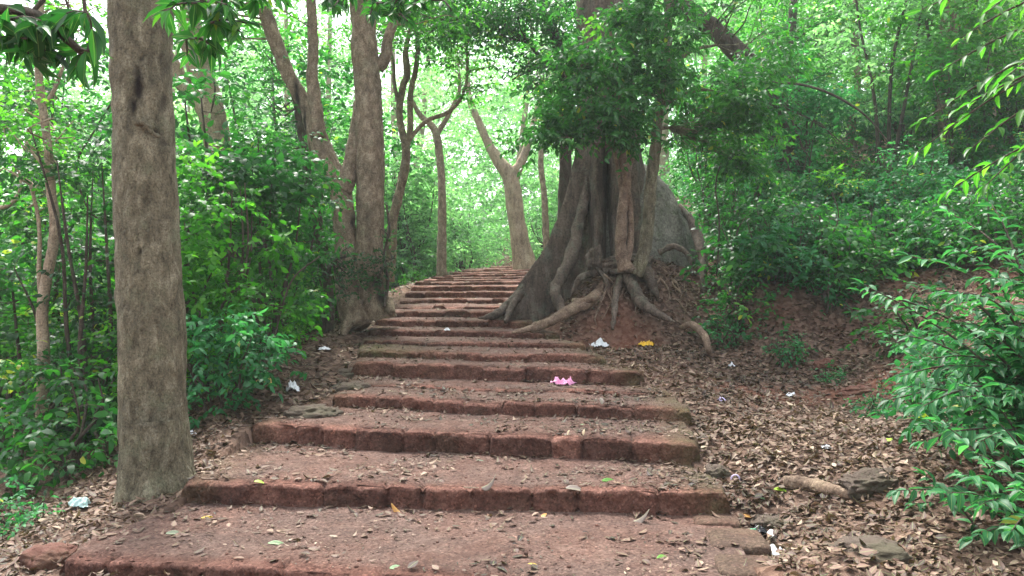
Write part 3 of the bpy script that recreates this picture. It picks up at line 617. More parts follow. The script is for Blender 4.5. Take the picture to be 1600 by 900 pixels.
tree('tree', 'twin-trunked brown tree with rough mottled bark at the left edge of the steps', 'tree',
     [[(588, 500, 74), (583, 470, 60), (578, 430, 54), (578, 380, 50), (579, 300, 50), (578, 220, 50), (575, 150, 48), (570, 80, 46), (566, 0, 44), (560, -120, 40), (550, -300, 32)],
      [(560, 510, 50, 10.1), (548, 480, 46, 10.2), (543, 440, 42), (540, 380, 40), (536, 320, 40), (528, 285, 40), (508, 250, 42), (495, 215, 38), (485, 180, 30), (466, 145, 26), (448, 110, 26), (432, 70, 26), (415, 20, 26), (400, -40, 24), (370, -140, 18)],
      [(497, 215, 28, 10.25), (492, 160, 24, 10.2), (488, 120, 20, 10.2), (489, 60, 18, 10.2), (484, -30, 15, 10.2), (476, -140, 10, 10.2)],
      [(536, 300, 30, 10.3), (548, 262, 30, 10.35), (556, 215, 26, 10.4), (562, 160, 20, 10.45)],
      [(590, 105, 26, 10.4), (602, 90, 20, 10.4), (606, 60, 18, 10.4), (622, 20, 15, 10.4), (650, -50, 10, 10.3)],
      [(556, 470, 26, 10.15), (545, 500, 20, 10.0), (535, 525, 12, 9.9)], [(605, 470, 22, 10.2), (612, 490, 14, 10.0)]],
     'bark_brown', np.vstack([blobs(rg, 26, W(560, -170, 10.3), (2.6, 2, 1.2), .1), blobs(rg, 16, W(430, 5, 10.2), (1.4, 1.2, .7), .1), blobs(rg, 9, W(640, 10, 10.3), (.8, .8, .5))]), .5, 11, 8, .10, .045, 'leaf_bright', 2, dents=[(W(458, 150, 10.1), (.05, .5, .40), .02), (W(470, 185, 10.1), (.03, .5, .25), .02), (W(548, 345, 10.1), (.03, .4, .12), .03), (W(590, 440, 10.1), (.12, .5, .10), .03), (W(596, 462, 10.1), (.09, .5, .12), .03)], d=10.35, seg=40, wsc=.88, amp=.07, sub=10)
tree('slender_tree', 'slender dark curving tree forking twice, just right of the twin-trunked tree', 'tree',
     [[(606, 440, 20), (611, 400, 17), (614, 345, 15), (622, 310, 14), (632, 265, 14), (634, 230, 13), (627, 200, 11), (624, 170, 11), (630, 135, 11), (636, 115, 11), (634, 80, 9), (642, 40, 7), (655, 0, 6)],
      [(634, 235, 10), (641, 200, 10), (641, 150, 9), (650, 105, 8), (652, 60, 6), (640, 10, 5)],
      [(636, 224, 8), (650, 205, 7), (668, 188, 7), (695, 178, 7), (712, 165, 6), (722, 150, 5), (730, 120, 4), (728, 60, 3)],
      [(625, 170, 7), (616, 130, 6), (614, 95, 5), (600, 50, 4)]],
     'bark_brown', pcl(rg, [(640, 40, 12.9, 90, 55, 1., 15), (735, 95, 12.9, 50, 60, .8, 10), (560, 60, 12.9, 40, 50, .8, 6), (690, 25, 12.6, 110, 50, 1, 26)], 10), .42, 11, 7, .09, .042, 'leaf_bright', 3, d=13)
tree('slender_tree', 'straight pale slender tree forking in a Y beyond the top of the steps', 'tree',
     [[(690, 440, 17), (690, 400, 15), (691, 330, 13), (690, 280, 12), (686, 235, 12), (680, 205, 12), (668, 190, 9), (655, 178, 8), (640, 150, 6)],
      [(682, 210, 9), (695, 190, 8), (708, 165, 7), (718, 140, 6), (716, 100, 4)]], 'bark_brown',
     pcl(rg, [(700, 110, 18, 60, 50, 1.2, 12), (650, 120, 18, 40, 40, 1, 6)], 10), .6, 8, 7, .11, .055, 'leaf_far', 4, d=18)
tree('tree', 'pale tan tree leaning and forking behind the buttressed tree, lit from behind', 'tree',
     [[(822, 430, 42), (815, 390, 32), (808, 350, 27), (803, 310, 26), (796, 275, 26), (778, 250, 18), (762, 222, 14), (748, 190, 12), (735, 160, 10), (728, 110, 8)],
      [(799, 280, 20), (812, 258, 15), (822, 235, 12), (832, 200, 10), (845, 150, 7)]], 'bark_pale',
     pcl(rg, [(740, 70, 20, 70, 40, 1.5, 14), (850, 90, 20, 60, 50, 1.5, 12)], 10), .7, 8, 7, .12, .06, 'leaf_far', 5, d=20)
tree('slender_tree', 'thin brown tree between the tan forked tree and the buttressed tree', 'tree',
     [[(855, 420, 12), (852, 340, 10), (850, 300, 9), (845, 255, 9), (848, 200, 7), (846, 120, 5)]], 'bark_brown',
     pcl(rg, [(850, 120, 22, 50, 50, 1.5, 10)], 10), .7, 8, 7, .12, .06, 'leaf_far', 6, d=22)
tree('slender_tree', 'grey tree rising behind the left buttress with a long dark branch reaching left', 'tree',
     [[(880, 430, 26), (882, 330, 22), (884, 240, 19), (886, 165, 18), (880, 110, 18), (868, 60, 17), (850, 10, 15), (835, -60, 13), (815, -160, 9)],
      [(886, 120, 8), (868, 105, 8), (845, 90, 7), (822, 62, 7), (800, 52, 7), (785, 35, 6), (774, 20, 6), (745, 30, 5), (720, 35, 3)],
      [(884, 112, 6), (850, 105, 5), (825, 112, 4), (800, 125, 3)]], 'bark_dark',
     pcl(rg, [(790, 25, 12.0, 105, 45, 1.1, 44), (880, 40, 12.0, 70, 55, 1., 22), (850, 115, 12.0, 60, 30, .8, 12), (700, 15, 11.6, 90, 50, .8, 26)], 10), .4, 12, 7, .095, .042, 'leaf_mid', 7, d=12.4)
tree('slender_tree', 'thin bent pale trunk among the shrubs near the left edge of the picture', 'tree',
     [[(62, 720, 22), (66, 640, 19), (68, 560, 18), (66, 490, 17), (72, 440, 16), (82, 390, 16), (86, 350, 15), (80, 300, 14), (76, 240, 13), (70, 190, 12), (62, 130, 12), (60, 60, 10), (70, -40, 9)],
      [(66, 480, 8), (61, 430, 7), (62, 370, 6), (58, 330, 6), (48, 290, 5)], [(78, 270, 6), (60, 250, 5), (40, 225, 4)], [(66, 170, 7), (85, 140, 6), (100, 100, 5)]],
     'bark_pale', pcl(rg, [(60, 200, 7.2, 70, 60, .7, 12), (110, 40, 7.3, 80, 60, .8, 10), (20, 320, 7.4, 40, 50, .6, 5)], 10), .32, 8, 7, .065, .032, 'leaf_bright', 8, d=7.2)
tree('tree', 'pale leaning trunk with a dark limb, half hidden behind the thick grey-brown trunk', 'tree',
     [[(352, 560, 50), (350, 440, 46), (345, 300, 44), (338, 220, 42), (326, 160, 42), (312, 110, 38), (300, 60, 34), (296, 0, 30), (285, -120, 24)],
      [(330, 190, 26), (305, 150, 24), (282, 125, 26), (262, 90, 24), (240, 40, 20)]], 'bark_pale',
     pcl(rg, [(330, 20, 11.6, 110, 70, 1.2, 20), (270, -120, 11.6, 160, 90, 1.5, 14)], 10), .45, 10, 7, .095, .045, 'leaf_bright', 9, d=11.8, seg=30, amp=.1)
tree('slender_tree', 'dark thin trunk standing just left of the twin-trunked tree', 'tree',
     [[(512, 540, 20), (514, 480, 17), (510, 420, 16), (500, 370, 17), (492, 320, 16), (480, 270, 14), (470, 200, 12), (455, 120, 9)]], 'bark_dark',
     pcl(rg, [(470, 220, 11.2, 70, 70, 1, 14), (420, 120, 11.2, 80, 60, 1, 12)], 10), .38, 9, 7, .08, .04, 'leaf_mid', 10, d=11.2)
tree('leaning_tree', 'dark trunk arching down to the right out of the foliage above the buttressed tree', 'tree',
     [[(1235, 420, 40), (1238, 330, 34), (1232, 260, 32), (1215, 200, 32), (1190, 140, 32), (1160, 90, 32), (1120, 50, 30), (1080, 20, 28), (1030, -30, 26), (960, -100, 20)]], 'bark_dark',
     pcl(rg, [(1120, 0, 13, 120, 60, 1.3, 16), (1200, 80, 13.3, 60, 70, 1.2, 14), (1260, 260, 13.3, 70, 60, 1, 10)], 10), .45, 10, 7, .095, .045, 'leaf_mid', 11, d=13.5)
for (lab, px, pts_, w_, d, cls, sd, bk, lm) in (
    ('pale straight trunk near the top right of the hillside', 0, [(1490, 420), (1486, 300), (1480, 150), (1482, 60), (1478, -60), (1470, -200)], 34, 14.5, [(1480, 60, 14.5, 160, 90, 1.5, 30), (1400, -60, 14.5, 160, 70, 1.5, 14)], 12, 'bark_brown', 'leaf_bright'),
    ('dark short trunk on the hillside right of the arching trunk', 0, [(1262, 420), (1258, 300), (1254, 220), (1245, 160), (1235, 90), (1240, 0)], 22, 17, [(1240, 90, 17, 110, 80, 1.6, 26)], 13, 'bark_dark', 'leaf_mid'),
    ('thin trunk high on the hillside below the small patch of sky', 0, [(1325, 420), (1322, 300), (1330, 200), (1340, 120), (1335, 40), (1345, -60)], 16, 19, [(1300, 40, 19, 110, 60, 1.8, 22), (1480, 140, 19, 90, 90, 1.5, 18)], 14, 'bark_brown', 'leaf_bright'),
    ('slim grey trunk with creepers beside the pale straight trunk', 0, [(1560, 420), (1556, 300), (1550, 180), (1545, 60), (1540, -60)], 14, 15.5, [(1560, 100, 15.5, 120, 120, 1.5, 26)], 15, 'bark_pale', 'leaf_far')):
    n = len(pts_); tree('hillside_tree', lab, 'tree', [[(a, b, w_*(1-.5*i/n)) for i, (a, b) in enumerate(pts_)]], bk, pcl(rg, cls, 10, .1), .6, 9, 7, .12, .058, lm, sd, d=d, group='trees on the right hillside')

# saplings on the mound with the leafy crown hanging over it
rgs = np.random.RandomState(77)
tree('sapling', 'pale twisted sapling growing from the root mound in front of the buttressed tree', 'sapling',
     [[(978, 422, 26), (973, 405, 20), (970, 370, 18), (974, 320, 16), (978, 275, 15), (972, 230, 14), (966, 180, 12), (962, 110, 9), (955, 50, 6)],
      [(976, 415, 14), (985, 380, 10), (985, 330, 9), (980, 280, 8), (992, 235, 7), (1003, 190, 6), (1010, 130, 5)], [(975, 320, 8), (966, 270, 7), (958, 225, 6), (945, 190, 5)],
      [(984, 250, 6), (994, 225, 5), (1003, 200, 4)], [(972, 200, 7), (930, 190, 5), (890, 185, 4), (850, 190, 3)], [(966, 140, 7), (920, 120, 5), (880, 110, 3)]],
     'bark_root', pcl(rgs, [(915, 150, 9.3, 92, 62, .6, 30), (960, 90, 9.4, 110, 60, .6, 22), (985, 195, 9.2, 70, 34, .4, 12), (855, 200, 9.2, 40, 40, .3, 9)], 8, .12, 2, 1.6), .24, 10, 7, .098, .05, 'leaf_mid', 20, r0=.006, d=9.75, amp=.12, ln=.22, tpl=T11, droop=.8)
tree('sapling', 'straighter sapling to the right on the root mound, its crown spreading right', 'sapling',
     [[(992, 430, 24), (1003, 405, 20), (1010, 375, 20), (1014, 330, 19), (1018, 280, 18), (1024, 230, 17), (1030, 170, 16), (1040, 110, 14), (1044, 50, 12), (1040, -20, 9)],
      [(1032, 170, 8), (1060, 150, 6), (1100, 140, 5), (1140, 150, 3)], [(1040, 110, 8), (1080, 80, 6), (1120, 70, 4)], [(1028, 200, 6), (1060, 200, 5), (1090, 205, 3)]],
     'bark_grey', pcl(rgs, [(1080, 165, 9.7, 95, 65, .6, 28), (1150, 190, 10.0, 65, 70, .5, 18), (1050, 90, 9.7, 110, 60, .6, 22), (1030, 10, 9.7, 140, 50, .6, 20), (1180, 90, 10.2, 60, 60, .5, 14), (945, 5, 9.7, 80, 30, .5, 14), (1190, 230, 10.6, 55, 60, .5, 12), (1120, 260, 10.3, 40, 35, .4, 6)], 8, .12, 4, 1.6), .25, 10, 7, .092, .047, 'leaf_mid', 21, r0=.006, d=9.95, amp=.1, ln=.22, tpl=T11, droop=.8)
# creeper stems and small leafy climber at the foot of the twin tree
tree('climbing_plant', 'dark leafy creeper around the foot of the twin-trunked tree', 'creeper',
     [[(600, 480, 5), (606, 440, 5), (600, 400, 4), (608, 360, 4), (604, 320, 3)], [(520, 500, 5), (512, 450, 4), (520, 410, 4), (545, 400, 3)]], 'bark_dark',
     pcl(rg, [(605, 390, 9.9, 14, 50, .2, 6), (530, 430, 9.8, 40, 40, .3, 12), (575, 440, 9.85, 30, 18, .2, 4)], 5), .16, 8, 6, .055, .03, 'leaf_deep', 23, d=9.95, ln=.15)

# ------------------------------------------------------------------ shrubs and young trees: prototypes, then copies
def proto_shrub(seed, h, rad, nc, L, Wd, lm, low=.1, ns=11, cr=.34, nst=5, bark='bark_dark', tpl=T6, nl=7):
    rng = np.random.RandomState(seed); st = Acc(); nodes = []
    for i in range(nst):
        a = rng.uniform(0, 6.28); rr = rad*rng.uniform(.2, .75); top = np.array([math.cos(a)*rr, math.sin(a)*rr, h*rng.uniform(.7, .98)])
        b = np.array([math.cos(a)*.08, math.sin(a)*.08, -.15]); m1 = b*.6+top*.4*[.55, .55, 1]+rng.normal(0, .08, 3)*[1, 1, 0]; m2 = b*.3+top*.7+rng.normal(0, .07, 3)
        r = .012*math.sqrt(h)+.004; v, f = tube([b, m1, m2, top], [r*1.3, r, r*.7, r*.3], 7, 6, .1, 3, i); st.add(v, f); nodes.append(crom([b, m1, m2, top], 6))
    cl = blobs(rng, nc, (0, 0, h*(.5+low/2)), (rad, rad, h*(.5-low/2)), .12, seed, 1.3)
    twigs_to(st, cl, np.vstack(nodes), rng, .006, 4)
    fa = Acc(); foliage(fa, cl, cr, ns, nl, L, Wd, rng, tpl, .28, .6)
    return st.mesh('stem'), fa.mesh('foliage'), bark, lm
PR = {}
for key, a in {'tall_a': (1, 3.6, 1.15, 50, .115, .066, 'leaf_mid', .02, 10), 'tall_b': (2, 4.4, 1.3, 62, .12, .058, 'leaf_deep', .05, 11), 'tall_c': (3, 3.0, 1.1, 42, .112, .066, 'leaf_bright', 0, 11),
               'bush_a': (4, 1.5, .9, 32, .10, .056, 'leaf_mid', -.05, 9), 'bush_b': (5, 1.2, .8, 24, .12, .052, 'leaf_blue', -.05, 9), 'bush_c': (6, 1.8, .8, 32, .085, .047, 'leaf_bright', -.05, 10),
               'young_a': (7, 6.0, 1.8, 74, .12, .065, 'leaf_bright', .2, 11, .48, 3), 'young_b': (8, 7.5, 2.1, 84, .13, .065, 'leaf_mid', .3, 11, .55, 3),
               'low_a': (9, .55, .38, 13, .085, .042, 'leaf_blue', -.1, 6, .16, 4), 'low_b': (10, .8, .5, 18, .10, .048, 'leaf_mid', -.1, 6, .2, 4)}.items(): PR[key] = proto_shrub(*a)
used = {}
def plant(key, x, y, label, cat, group=None, sc=1., rz=None, name='shrub', rr=random.Random(5), lm=None, sink=.05):
    z = float(ground_final(x, y)[0])-sink; st, fo, bark, lm0 = PR[key]
    lm = lm or lm0
    if key not in used:
        e = empty(name, (0, 0, 0)); s = link('stem', st, M[bark], e); f = link('foliage', fo, M[lm0], e); used[key] = (e, s, f); root, kids = e, (s, f)
    else:
        e, s, f = used[key]; root = e.copy(); root.name = name; COL.objects.link(root); kids = []
        for c in (s, f):
            d = c.copy(); d.parent = root; COL.objects.link(d); kids.append(d)
    if lm != lm0:
        kids[1].material_slots[0].link = 'OBJECT'; kids[1].material_slots[0].material = M[lm]
    root.location = (x, y, z); root.rotation_euler = (0, 0, rr.uniform(0, 6.28) if rz is None else rz); s_ = sc*rr.uniform(.92, 1.08); root.scale = (s_, s_, s_*rr.uniform(.92, 1.1))
    for q in ('label', 'category', 'group'):
        if q in root: del root[q]
    return tag(root, label, cat, group)
def gpx(px, d): return (px-CX)/FPX*d, d
# left slope, front to back
rL = random.Random(21)
for (px, d, key, sc, lab) in (
    (335, 7.4, 'tall_c', .68, 'leafy green shrub filling the gap just right of the thick grey-brown trunk'),
    (345, 6.7, 'bush_b', .66, 'dark glossy bush at the left edge of the steps beside the mossy stone'),
    (420, 8.7, 'tall_a', .66, 'green shrub between the thick grey-brown trunk and the twin-trunked tree'),
    (320, 8.6, 'tall_a', .95, 'tall leafy shrub behind the thick grey-brown trunk on its right side'),
    (140, 7.3, 'tall_b', .7, 'deep green shrub just left of the thick grey-brown trunk'),
    (15, 6.9, 'bush_a', .9, 'low green bush at the lower left corner of the picture'),
    (130, 6.3, 'low_b', 1.0, 'small leafy plant in the litter left of the thick trunk base'),
    (25, 4.9, 'low_a', .6, 'tiny blue-green plant in the litter at the lower left corner'),
    (265, 7.2, 'bush_c', .8, 'bright bush directly behind the thick grey-brown trunk')):
    x, y = gpx(px, d); plant(key, x, y, lab, 'shrub', 'shrubs on the left slope', sc)
for i in range(23):
    y = rL.uniform(8.4, 15.5); x = rL.uniform(-.62*y-1, -.235*y-.55); key = rL.choice(['tall_a', 'tall_c', 'tall_c', 'tall_a', 'bush_c'])
    plant(key, x, y, 'leafy green undergrowth shrub in the thicket on the left slope', 'shrub', 'thicket shrubs on the left slope', rL.uniform(.7, 1.05))
for i in range(13):
    y = rL.uniform(12, 22); x = rL.uniform(-.66*y-1, -.17*y-1.2); key = rL.choice(['young_a', 'young_b', 'young_a'])
    plant(key, x, y, 'young broadleaf tree rising behind the thicket on the left slope', 'young tree', 'young trees on the left slope', rL.uniform(.75, 1.05), name='young_tree', lm=rL.choice(['leaf_bright', 'leaf_mid', 'leaf_far']))
# beyond the top of the steps
for i in range(34):
    y = rL.uniform(19.5, 27); x = rL.uniform(-.2*y, .14*y)
    sx = np.interp(y, SL[:, 1], SL[:, 0]); 
    if y < 23 and x > sx-.9: x = sx-.9-rL.uniform(0, 2.2)
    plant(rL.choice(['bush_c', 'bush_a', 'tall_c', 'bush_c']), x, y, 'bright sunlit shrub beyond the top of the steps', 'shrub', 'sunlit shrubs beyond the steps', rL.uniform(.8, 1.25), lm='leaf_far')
for i in range(16):
    y = rL.uniform(12.2, 19); sx = np.interp(y, SL[:, 1], SL[:, 0]); x = sx-rL.uniform(.75, 2.2)
    plant(rL.choice(['bush_c', 'bush_c', 'low_b']), x, y, 'light green bush along the left edge of the upper steps', 'shrub', 'bushes along the upper steps', rL.uniform(.55, .85), lm='leaf_bright')
# right hillside
for (px, d, key, sc, lab) in (
    (1215, 9.9, 'bush_b', .68, 'blue-green bush on the edge of the earth bank right of the mound'),
    (1160, 10.3, 'low_b', 1.1, 'small bush beside the right buttress root'),
    (1285, 10.2, 'low_b', 1.15, 'small bush on the right end of the earth bank'),
    (1228, 8.85, 'low_a', .62, 'little seedling with a pale stem in front of the earth bank'),
    (1300, 8.0, 'low_a', .42, 'tiny seedling behind the dark clod of earth'),
    (1140, 9.5, 'low_a', .8, 'sparse green seedling right of the root mound'),
    (1365, 6.6, 'low_a', .5, 'small seedling standing alone in the brown leaf litter'),
    (1430, 8.2, 'low_b', .9, 'green bush behind the long-leaved shrub at the right')):
    x, y = gpx(px, d); plant(key, x, y, lab, 'plant', 'small plants on the right', sc)
for i in range(64):
    y = rL.uniform(11.6, 21); x = rL.uniform(.2*y+.5, .74*y)
    key = rL.choice(['bush_a', 'bush_b', 'tall_c', 'bush_a', 'low_b', 'tall_a'] if y < 15 else ['tall_a', 'tall_c', 'tall_b', 'bush_a'])
    if y < 13 and key.startswith('tall'): key = 'bush_a'
    plant(key, x, y, 'green undergrowth shrub on the right hillside', 'shrub', 'undergrowth on the right hillside', rL.uniform(.6, .95), lm=rL.choice(['leaf_mid', 'leaf_blue', 'leaf_bright', 'leaf_blue']))
for (px, d, key, sc) in ((1235, 10.1, 'low_b', 1.2), (1190, 10.0, 'low_b', 1.1), (1290, 10.0, 'low_b', 1.0), (1120, 12.3, 'bush_a', .8), (1175, 12.8, 'bush_c', .8), (1250, 11.6, 'bush_b', .8), (1110, 13.4, 'tall_c', .7), (1330, 11.6, 'bush_a', .7), (1160, 11.2, 'low_b', 1.1), (1420, 10.8, 'bush_b', .6), (1500, 10, 'low_b', 1.2), (1140, 14.5, 'tall_a', .8), (1200, 11.3, 'bush_a', .6), (1570, 9, 'bush_a', .7), (1350, 10.6, 'low_b', 1.1)):
    x, y = gpx(px, d); plant(key, x, y, 'leafy green bush growing above the earth bank on the right hillside', 'shrub', 'bushes above the earth bank', sc, lm=rL.choice(['leaf_mid', 'leaf_blue']))
for (px, d, key, sc, lab) in ((1575, 4.7, 'bush_b', .62, 'blue-green bush under the arching shrub at the right edge'), (1640, 4.3, 'bush_a', .7, 'broad-leaved bush half out of the picture at the right edge'), (1520, 5.4, 'low_b', .9, 'small bush behind the arching shrub at the right'), (1480, 6.6, 'bush_b', .55, 'loose green bush at the right between the litter and the grey fallen log')):
    x, y = gpx(px, d); plant(key, x, y, lab, 'shrub', 'bushes at the right edge', sc, lm='leaf_blue')
for i in range(60):
    y = rL.uniform(9.6, 13); x = rL.uniform(.24*y+.2, .68*y)
    plant(rL.choice(['low_a', 'low_b', 'low_b']), x, y, 'small green plant growing in the leaf litter of the right hillside', 'plant', 'small plants in the hillside litter', rL.uniform(.6, 1.1))
for i in range(15):
    y = rL.uniform(14.5, 26); x = rL.uniform(.2*y, .75*y)
    plant(rL.choice(['young_a', 'young_b', 'young_a']), x, y, 'young broadleaf tree on the right hillside', 'young tree', 'young trees on the right hillside', rL.uniform(.75, 1.1), name='young_tree', lm=rL.choice(['leaf_far', 'leaf_bright', 'leaf_blue', 'leaf_far']))

# ------------------------------------------------------------------ far wood and its canopy: one mass
def far_wood():
    rng = np.random.RandomState(5); n = 3600
    y = rng.uniform(25, 47, n); x = y*rng.uniform(-.78, .8, n); g = ground_final(x, y); hmax = np.where(x < 2, 12.5, 14)
    z = g+rng.uniform(0, 1, n)**1.1*hmax; c = np.c_[x, y, z]
    px = CX+x/y*FPX; py = HOR-(z-CZ)/y*FPX; keep = np.ones(n, bool)
    for (a, b, ra, rb) in ((615, 85, 45, 45), (760, 100, 45, 28), (10, 200, 50, 80), (1385, 28, 22, 14), (90, 60, 60, 40), (1130, 70, 30, 22)):
        keep &= ((px-a)/ra)**2+((py-b)/rb)**2 > 1
    keep &= ~((np.abs(px-705) < 120) & (py > 60) & (py < 390) & (rng.uniform(0, 1, n) < .12)); keep &= vn(c*.35, 9) > -.5; c = c[keep]
    c[:, 2] = np.where((np.abs(c[:, 0]/c[:, 1]+.07) < .12) & (c[:, 2] > CZ+4.5), c[:, 2]-4, c[:, 2])
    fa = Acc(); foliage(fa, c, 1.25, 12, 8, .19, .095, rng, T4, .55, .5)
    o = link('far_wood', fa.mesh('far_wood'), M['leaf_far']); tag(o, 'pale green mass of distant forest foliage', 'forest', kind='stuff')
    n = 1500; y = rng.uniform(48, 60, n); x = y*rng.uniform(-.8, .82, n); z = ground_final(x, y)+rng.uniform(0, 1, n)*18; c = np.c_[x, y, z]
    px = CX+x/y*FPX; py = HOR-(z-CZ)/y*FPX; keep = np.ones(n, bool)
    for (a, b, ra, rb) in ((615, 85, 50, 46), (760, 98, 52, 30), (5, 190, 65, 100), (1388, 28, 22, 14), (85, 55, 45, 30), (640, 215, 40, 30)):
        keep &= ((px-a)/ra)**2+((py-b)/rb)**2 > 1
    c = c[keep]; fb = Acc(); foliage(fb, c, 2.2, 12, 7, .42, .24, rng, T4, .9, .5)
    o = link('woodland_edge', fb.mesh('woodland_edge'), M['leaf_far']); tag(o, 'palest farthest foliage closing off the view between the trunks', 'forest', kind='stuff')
far_wood()
def far_trunks():
    rr = random.Random(8)
    for i in range(20):
        y = rr.uniform(22, 36); x = rr.uniform(-.6*y, .62*y)
        if -.1 < x/y < .1 and i % 2: x -= 5
        z = float(ground_final(x, y)[0]); w_ = rr.uniform(.08, .2); l = rr.uniform(-1.2, 1.2)
        v, f = tube([(x, y, z-.3), (x+l*.3+rr.uniform(-.2, .2), y, z+3), (x+l*.6, y, z+6.5), (x+l, y, z+12)], [w_*1.3, w_, w_*.8, w_*.4], 10, 5, .06, 3, i)
        org = (x, y, z); e = empty('distant_tree', org, 'distant bare-stemmed tree faint among the far foliage', 'tree', 'distant trees in the far wood')
        link('trunk', local(mesh_np('trunk', v, f), org), M['bark_pale'], e)
far_trunks()

def vine(l, label, mat='bark_dark'):
    P, r = pxpath(l); v, f = tube(P, r, 7, 7, .08, 3, 2); tag(link('vine', local(mesh_np('vine', v, f), P[0]), M[mat], None, P[0]), label, 'vine', 'vines and loose stems')
vine([(1150, 130, 3, 12), (1200, 128, 4, 12), (1265, 135, 4, 12), (1320, 158, 4, 12), (1362, 190, 3, 12), (1400, 240, 2, 12)], 'dark thin vine arching down to the right across the hillside foliage')
vine([(345, -20, 3, 9), (338, 60, 3, 9), (330, 100, 3, 9), (336, 140, 3, 9), (330, 175, 2, 9)], 'thin dark hanging vine between the thick trunk and the twin-trunked tree')
vine([(200, 120, 3, 8), (150, 200, 3, 8), (120, 260, 3, 8), (140, 330, 3, 8), (180, 350, 3, 8)], 'thin looping stem left of the thick grey-brown trunk')
vine([(0, 325, 7, 8), (18, 318, 7, 8), (32, 295, 6, 8), (30, 270, 4, 8), (18, 255, 3, 8)], 'pale curved stem at the left edge of the picture', 'bark_pale')
vine([(420, 700, 4, 7.3), (405, 600, 4, 7.3), (430, 520, 3, 7.3), (455, 440, 3, 7.3), (500, 400, 2, 7.3)], 'thin bare stem leaning right out of the shrubs left of the steps')
vine([(300, 560, 3, 7.6), (320, 450, 3, 7.6), (360, 395, 3, 7.6), (420, 375, 2, 7.6)], 'slender bare twig bending right above the shrubs beside the thick trunk')
vine([(1120, 430, 3, 10.2), (1124, 350, 3, 10.2), (1118, 290, 2, 10.2), (1128, 250, 2, 10.2)], 'thin upright stem just right of the grey buttress')
vine([(1300, 470, 3, 9.9), (1290, 400, 3, 9.9), (1310, 340, 2, 9.9), (1300, 300, 2, 9.9)], 'thin bare stem rising from the right end of the earth bank')
# ------------------------------------------------------------------ leafy branches close to the camera
def branch_plant(name, label, cat, twigs, d, L, Wd, lm, seed, step=.05, group=None, bark='bark_dark', droop=.35, flat=1.2, main=(), jit=.35, out=.9):
    rng = np.random.RandomState(seed); lf = Acc(); st = Acc(); org = None
    for t in main:
        P, r = pxpath(t, d); org = P[0] if org is None else org; v, f = tube(P, r, 10, 7, .1, 3, seed); st.add(v, f)
    for t in twigs:
        P, r = pxpath(t, d) if not isinstance(t, tuple) else t
        if org is None: org = P[0]
        v, f = tube(P, r, 6, 5, .05, 3, seed); st.add(v, f)
        Q = crom(P, 10); seglen = np.r_[0, np.cumsum(np.linalg.norm(np.diff(Q, axis=0), axis=1))]; tot = seglen[-1]
        s = np.arange(tot*.12, tot, step); s = np.r_[s, tot]
        B = np.stack([np.interp(s, seglen, Q[:, k]) for k in range(3)], 1); Tn = nrm(np.stack([np.interp(s, seglen, np.gradient(Q, axis=0)[:, k]) for k in range(3)], 1))
        for sgn in (1, -1):
            S = nrm(np.cross(Tn, [0, 0, 1.]))*sgn; D = Tn*.75+S*out+rng.normal(0, jit*.9, B.shape); D[:, 2] -= droop*rng.uniform(.3, 1.4, len(B))
            D[-1] = Tn[-1]+rng.normal(0, .2, 3)
            Nn = np.array([0, 0, flat])+rng.normal(0, jit, B.shape); kp = rng.uniform(0, 1, len(B)) < .85
            LL = L*rng.uniform(.65, 1.15, len(B))*np.interp(s/tot, [0, .5, 1], [.8, 1.05, .75])
            put_leaves(lf, B[kp], D[kp], Nn[kp], LL[kp], LL[kp]*Wd/L, rng, T11, np.clip(rng.normal(.45, .2, kp.sum()), 0, .93))
    e = empty(name, org, label, cat, group); link('stem', local(st.mesh('stem'), org), M[bark], e); link('leaves', local(lf.mesh('leaves'), org), M[lm], e); return e
# top left: dark hooked branch with long drooping leaves
rb = np.random.RandomState(9)
def droopy(c, n, d, ln=55):
    out = []
    for i in range(n):
        a = rb.uniform(-.5, 3.6); x, y = c; out.append([(x, y, 4, d+rb.uniform(-.15, .15)), (x+math.cos(a)*ln*.5, y+abs(math.sin(a))*ln*.2-5, 3.5, d+rb.uniform(-.15, .15)), (x+math.cos(a)*ln, y+abs(math.sin(a))*ln*.5, 2.5, d+rb.uniform(-.2, .2))])
    return out
branch_plant('hooked_branch', 'dark hooked branch with long drooping leaves hanging in at the top left corner', 'branch',
    sum([droopy(c, k, 2.7, 50) for c, k in (((20, 20), 3), (70, 5), (140, 85), (110, 60)) if isinstance(c, tuple)] if False else [droopy(c, k, 2.7, 50) for c, k in (((15, 30), 4), ((60, 28), 4), ((100, 40), 2), ((140, 80), 2), ((135, 20), 3), ((40, 60), 3))], []),
    2.7, .14, .044, 'leaf_mid', 31, .05, droop=1.0, flat=.5, jit=.5,
    main=[[(-60, 10, 20), (0, 14, 17), (50, 20, 15), (85, 42, 13), (112, 68, 12), (136, 84, 11), (143, 60, 9), (135, 30, 7), (130, -10, 6)], [(50, 20, 8), (75, -10, 6), (90, -40, 5)], [(100, 55, 4), (108, 20, 4), (95, -20, 3)]])
branch_plant('hanging_branch', 'sprays of long leaves hanging across the top of the thick grey-brown trunk', 'branch',
    sum([droopy(c, k, 3.4, 55) for c, k in (((262, -30), 2), ((300, 5), 4), ((330, 35), 3), ((290, 60), 3), ((355, -10), 4), ((400, -20), 3))], []),
    3.4, .125, .040, 'leaf_mid', 32, .06, droop=1.0, flat=.5, jit=.5, main=[[(180, -60, 10), (240, -25, 8), (300, -10, 7), (345, 25, 5), (330, 50, 4)], [(300, -10, 6), (360, -40, 5), (410, -60, 4)]])
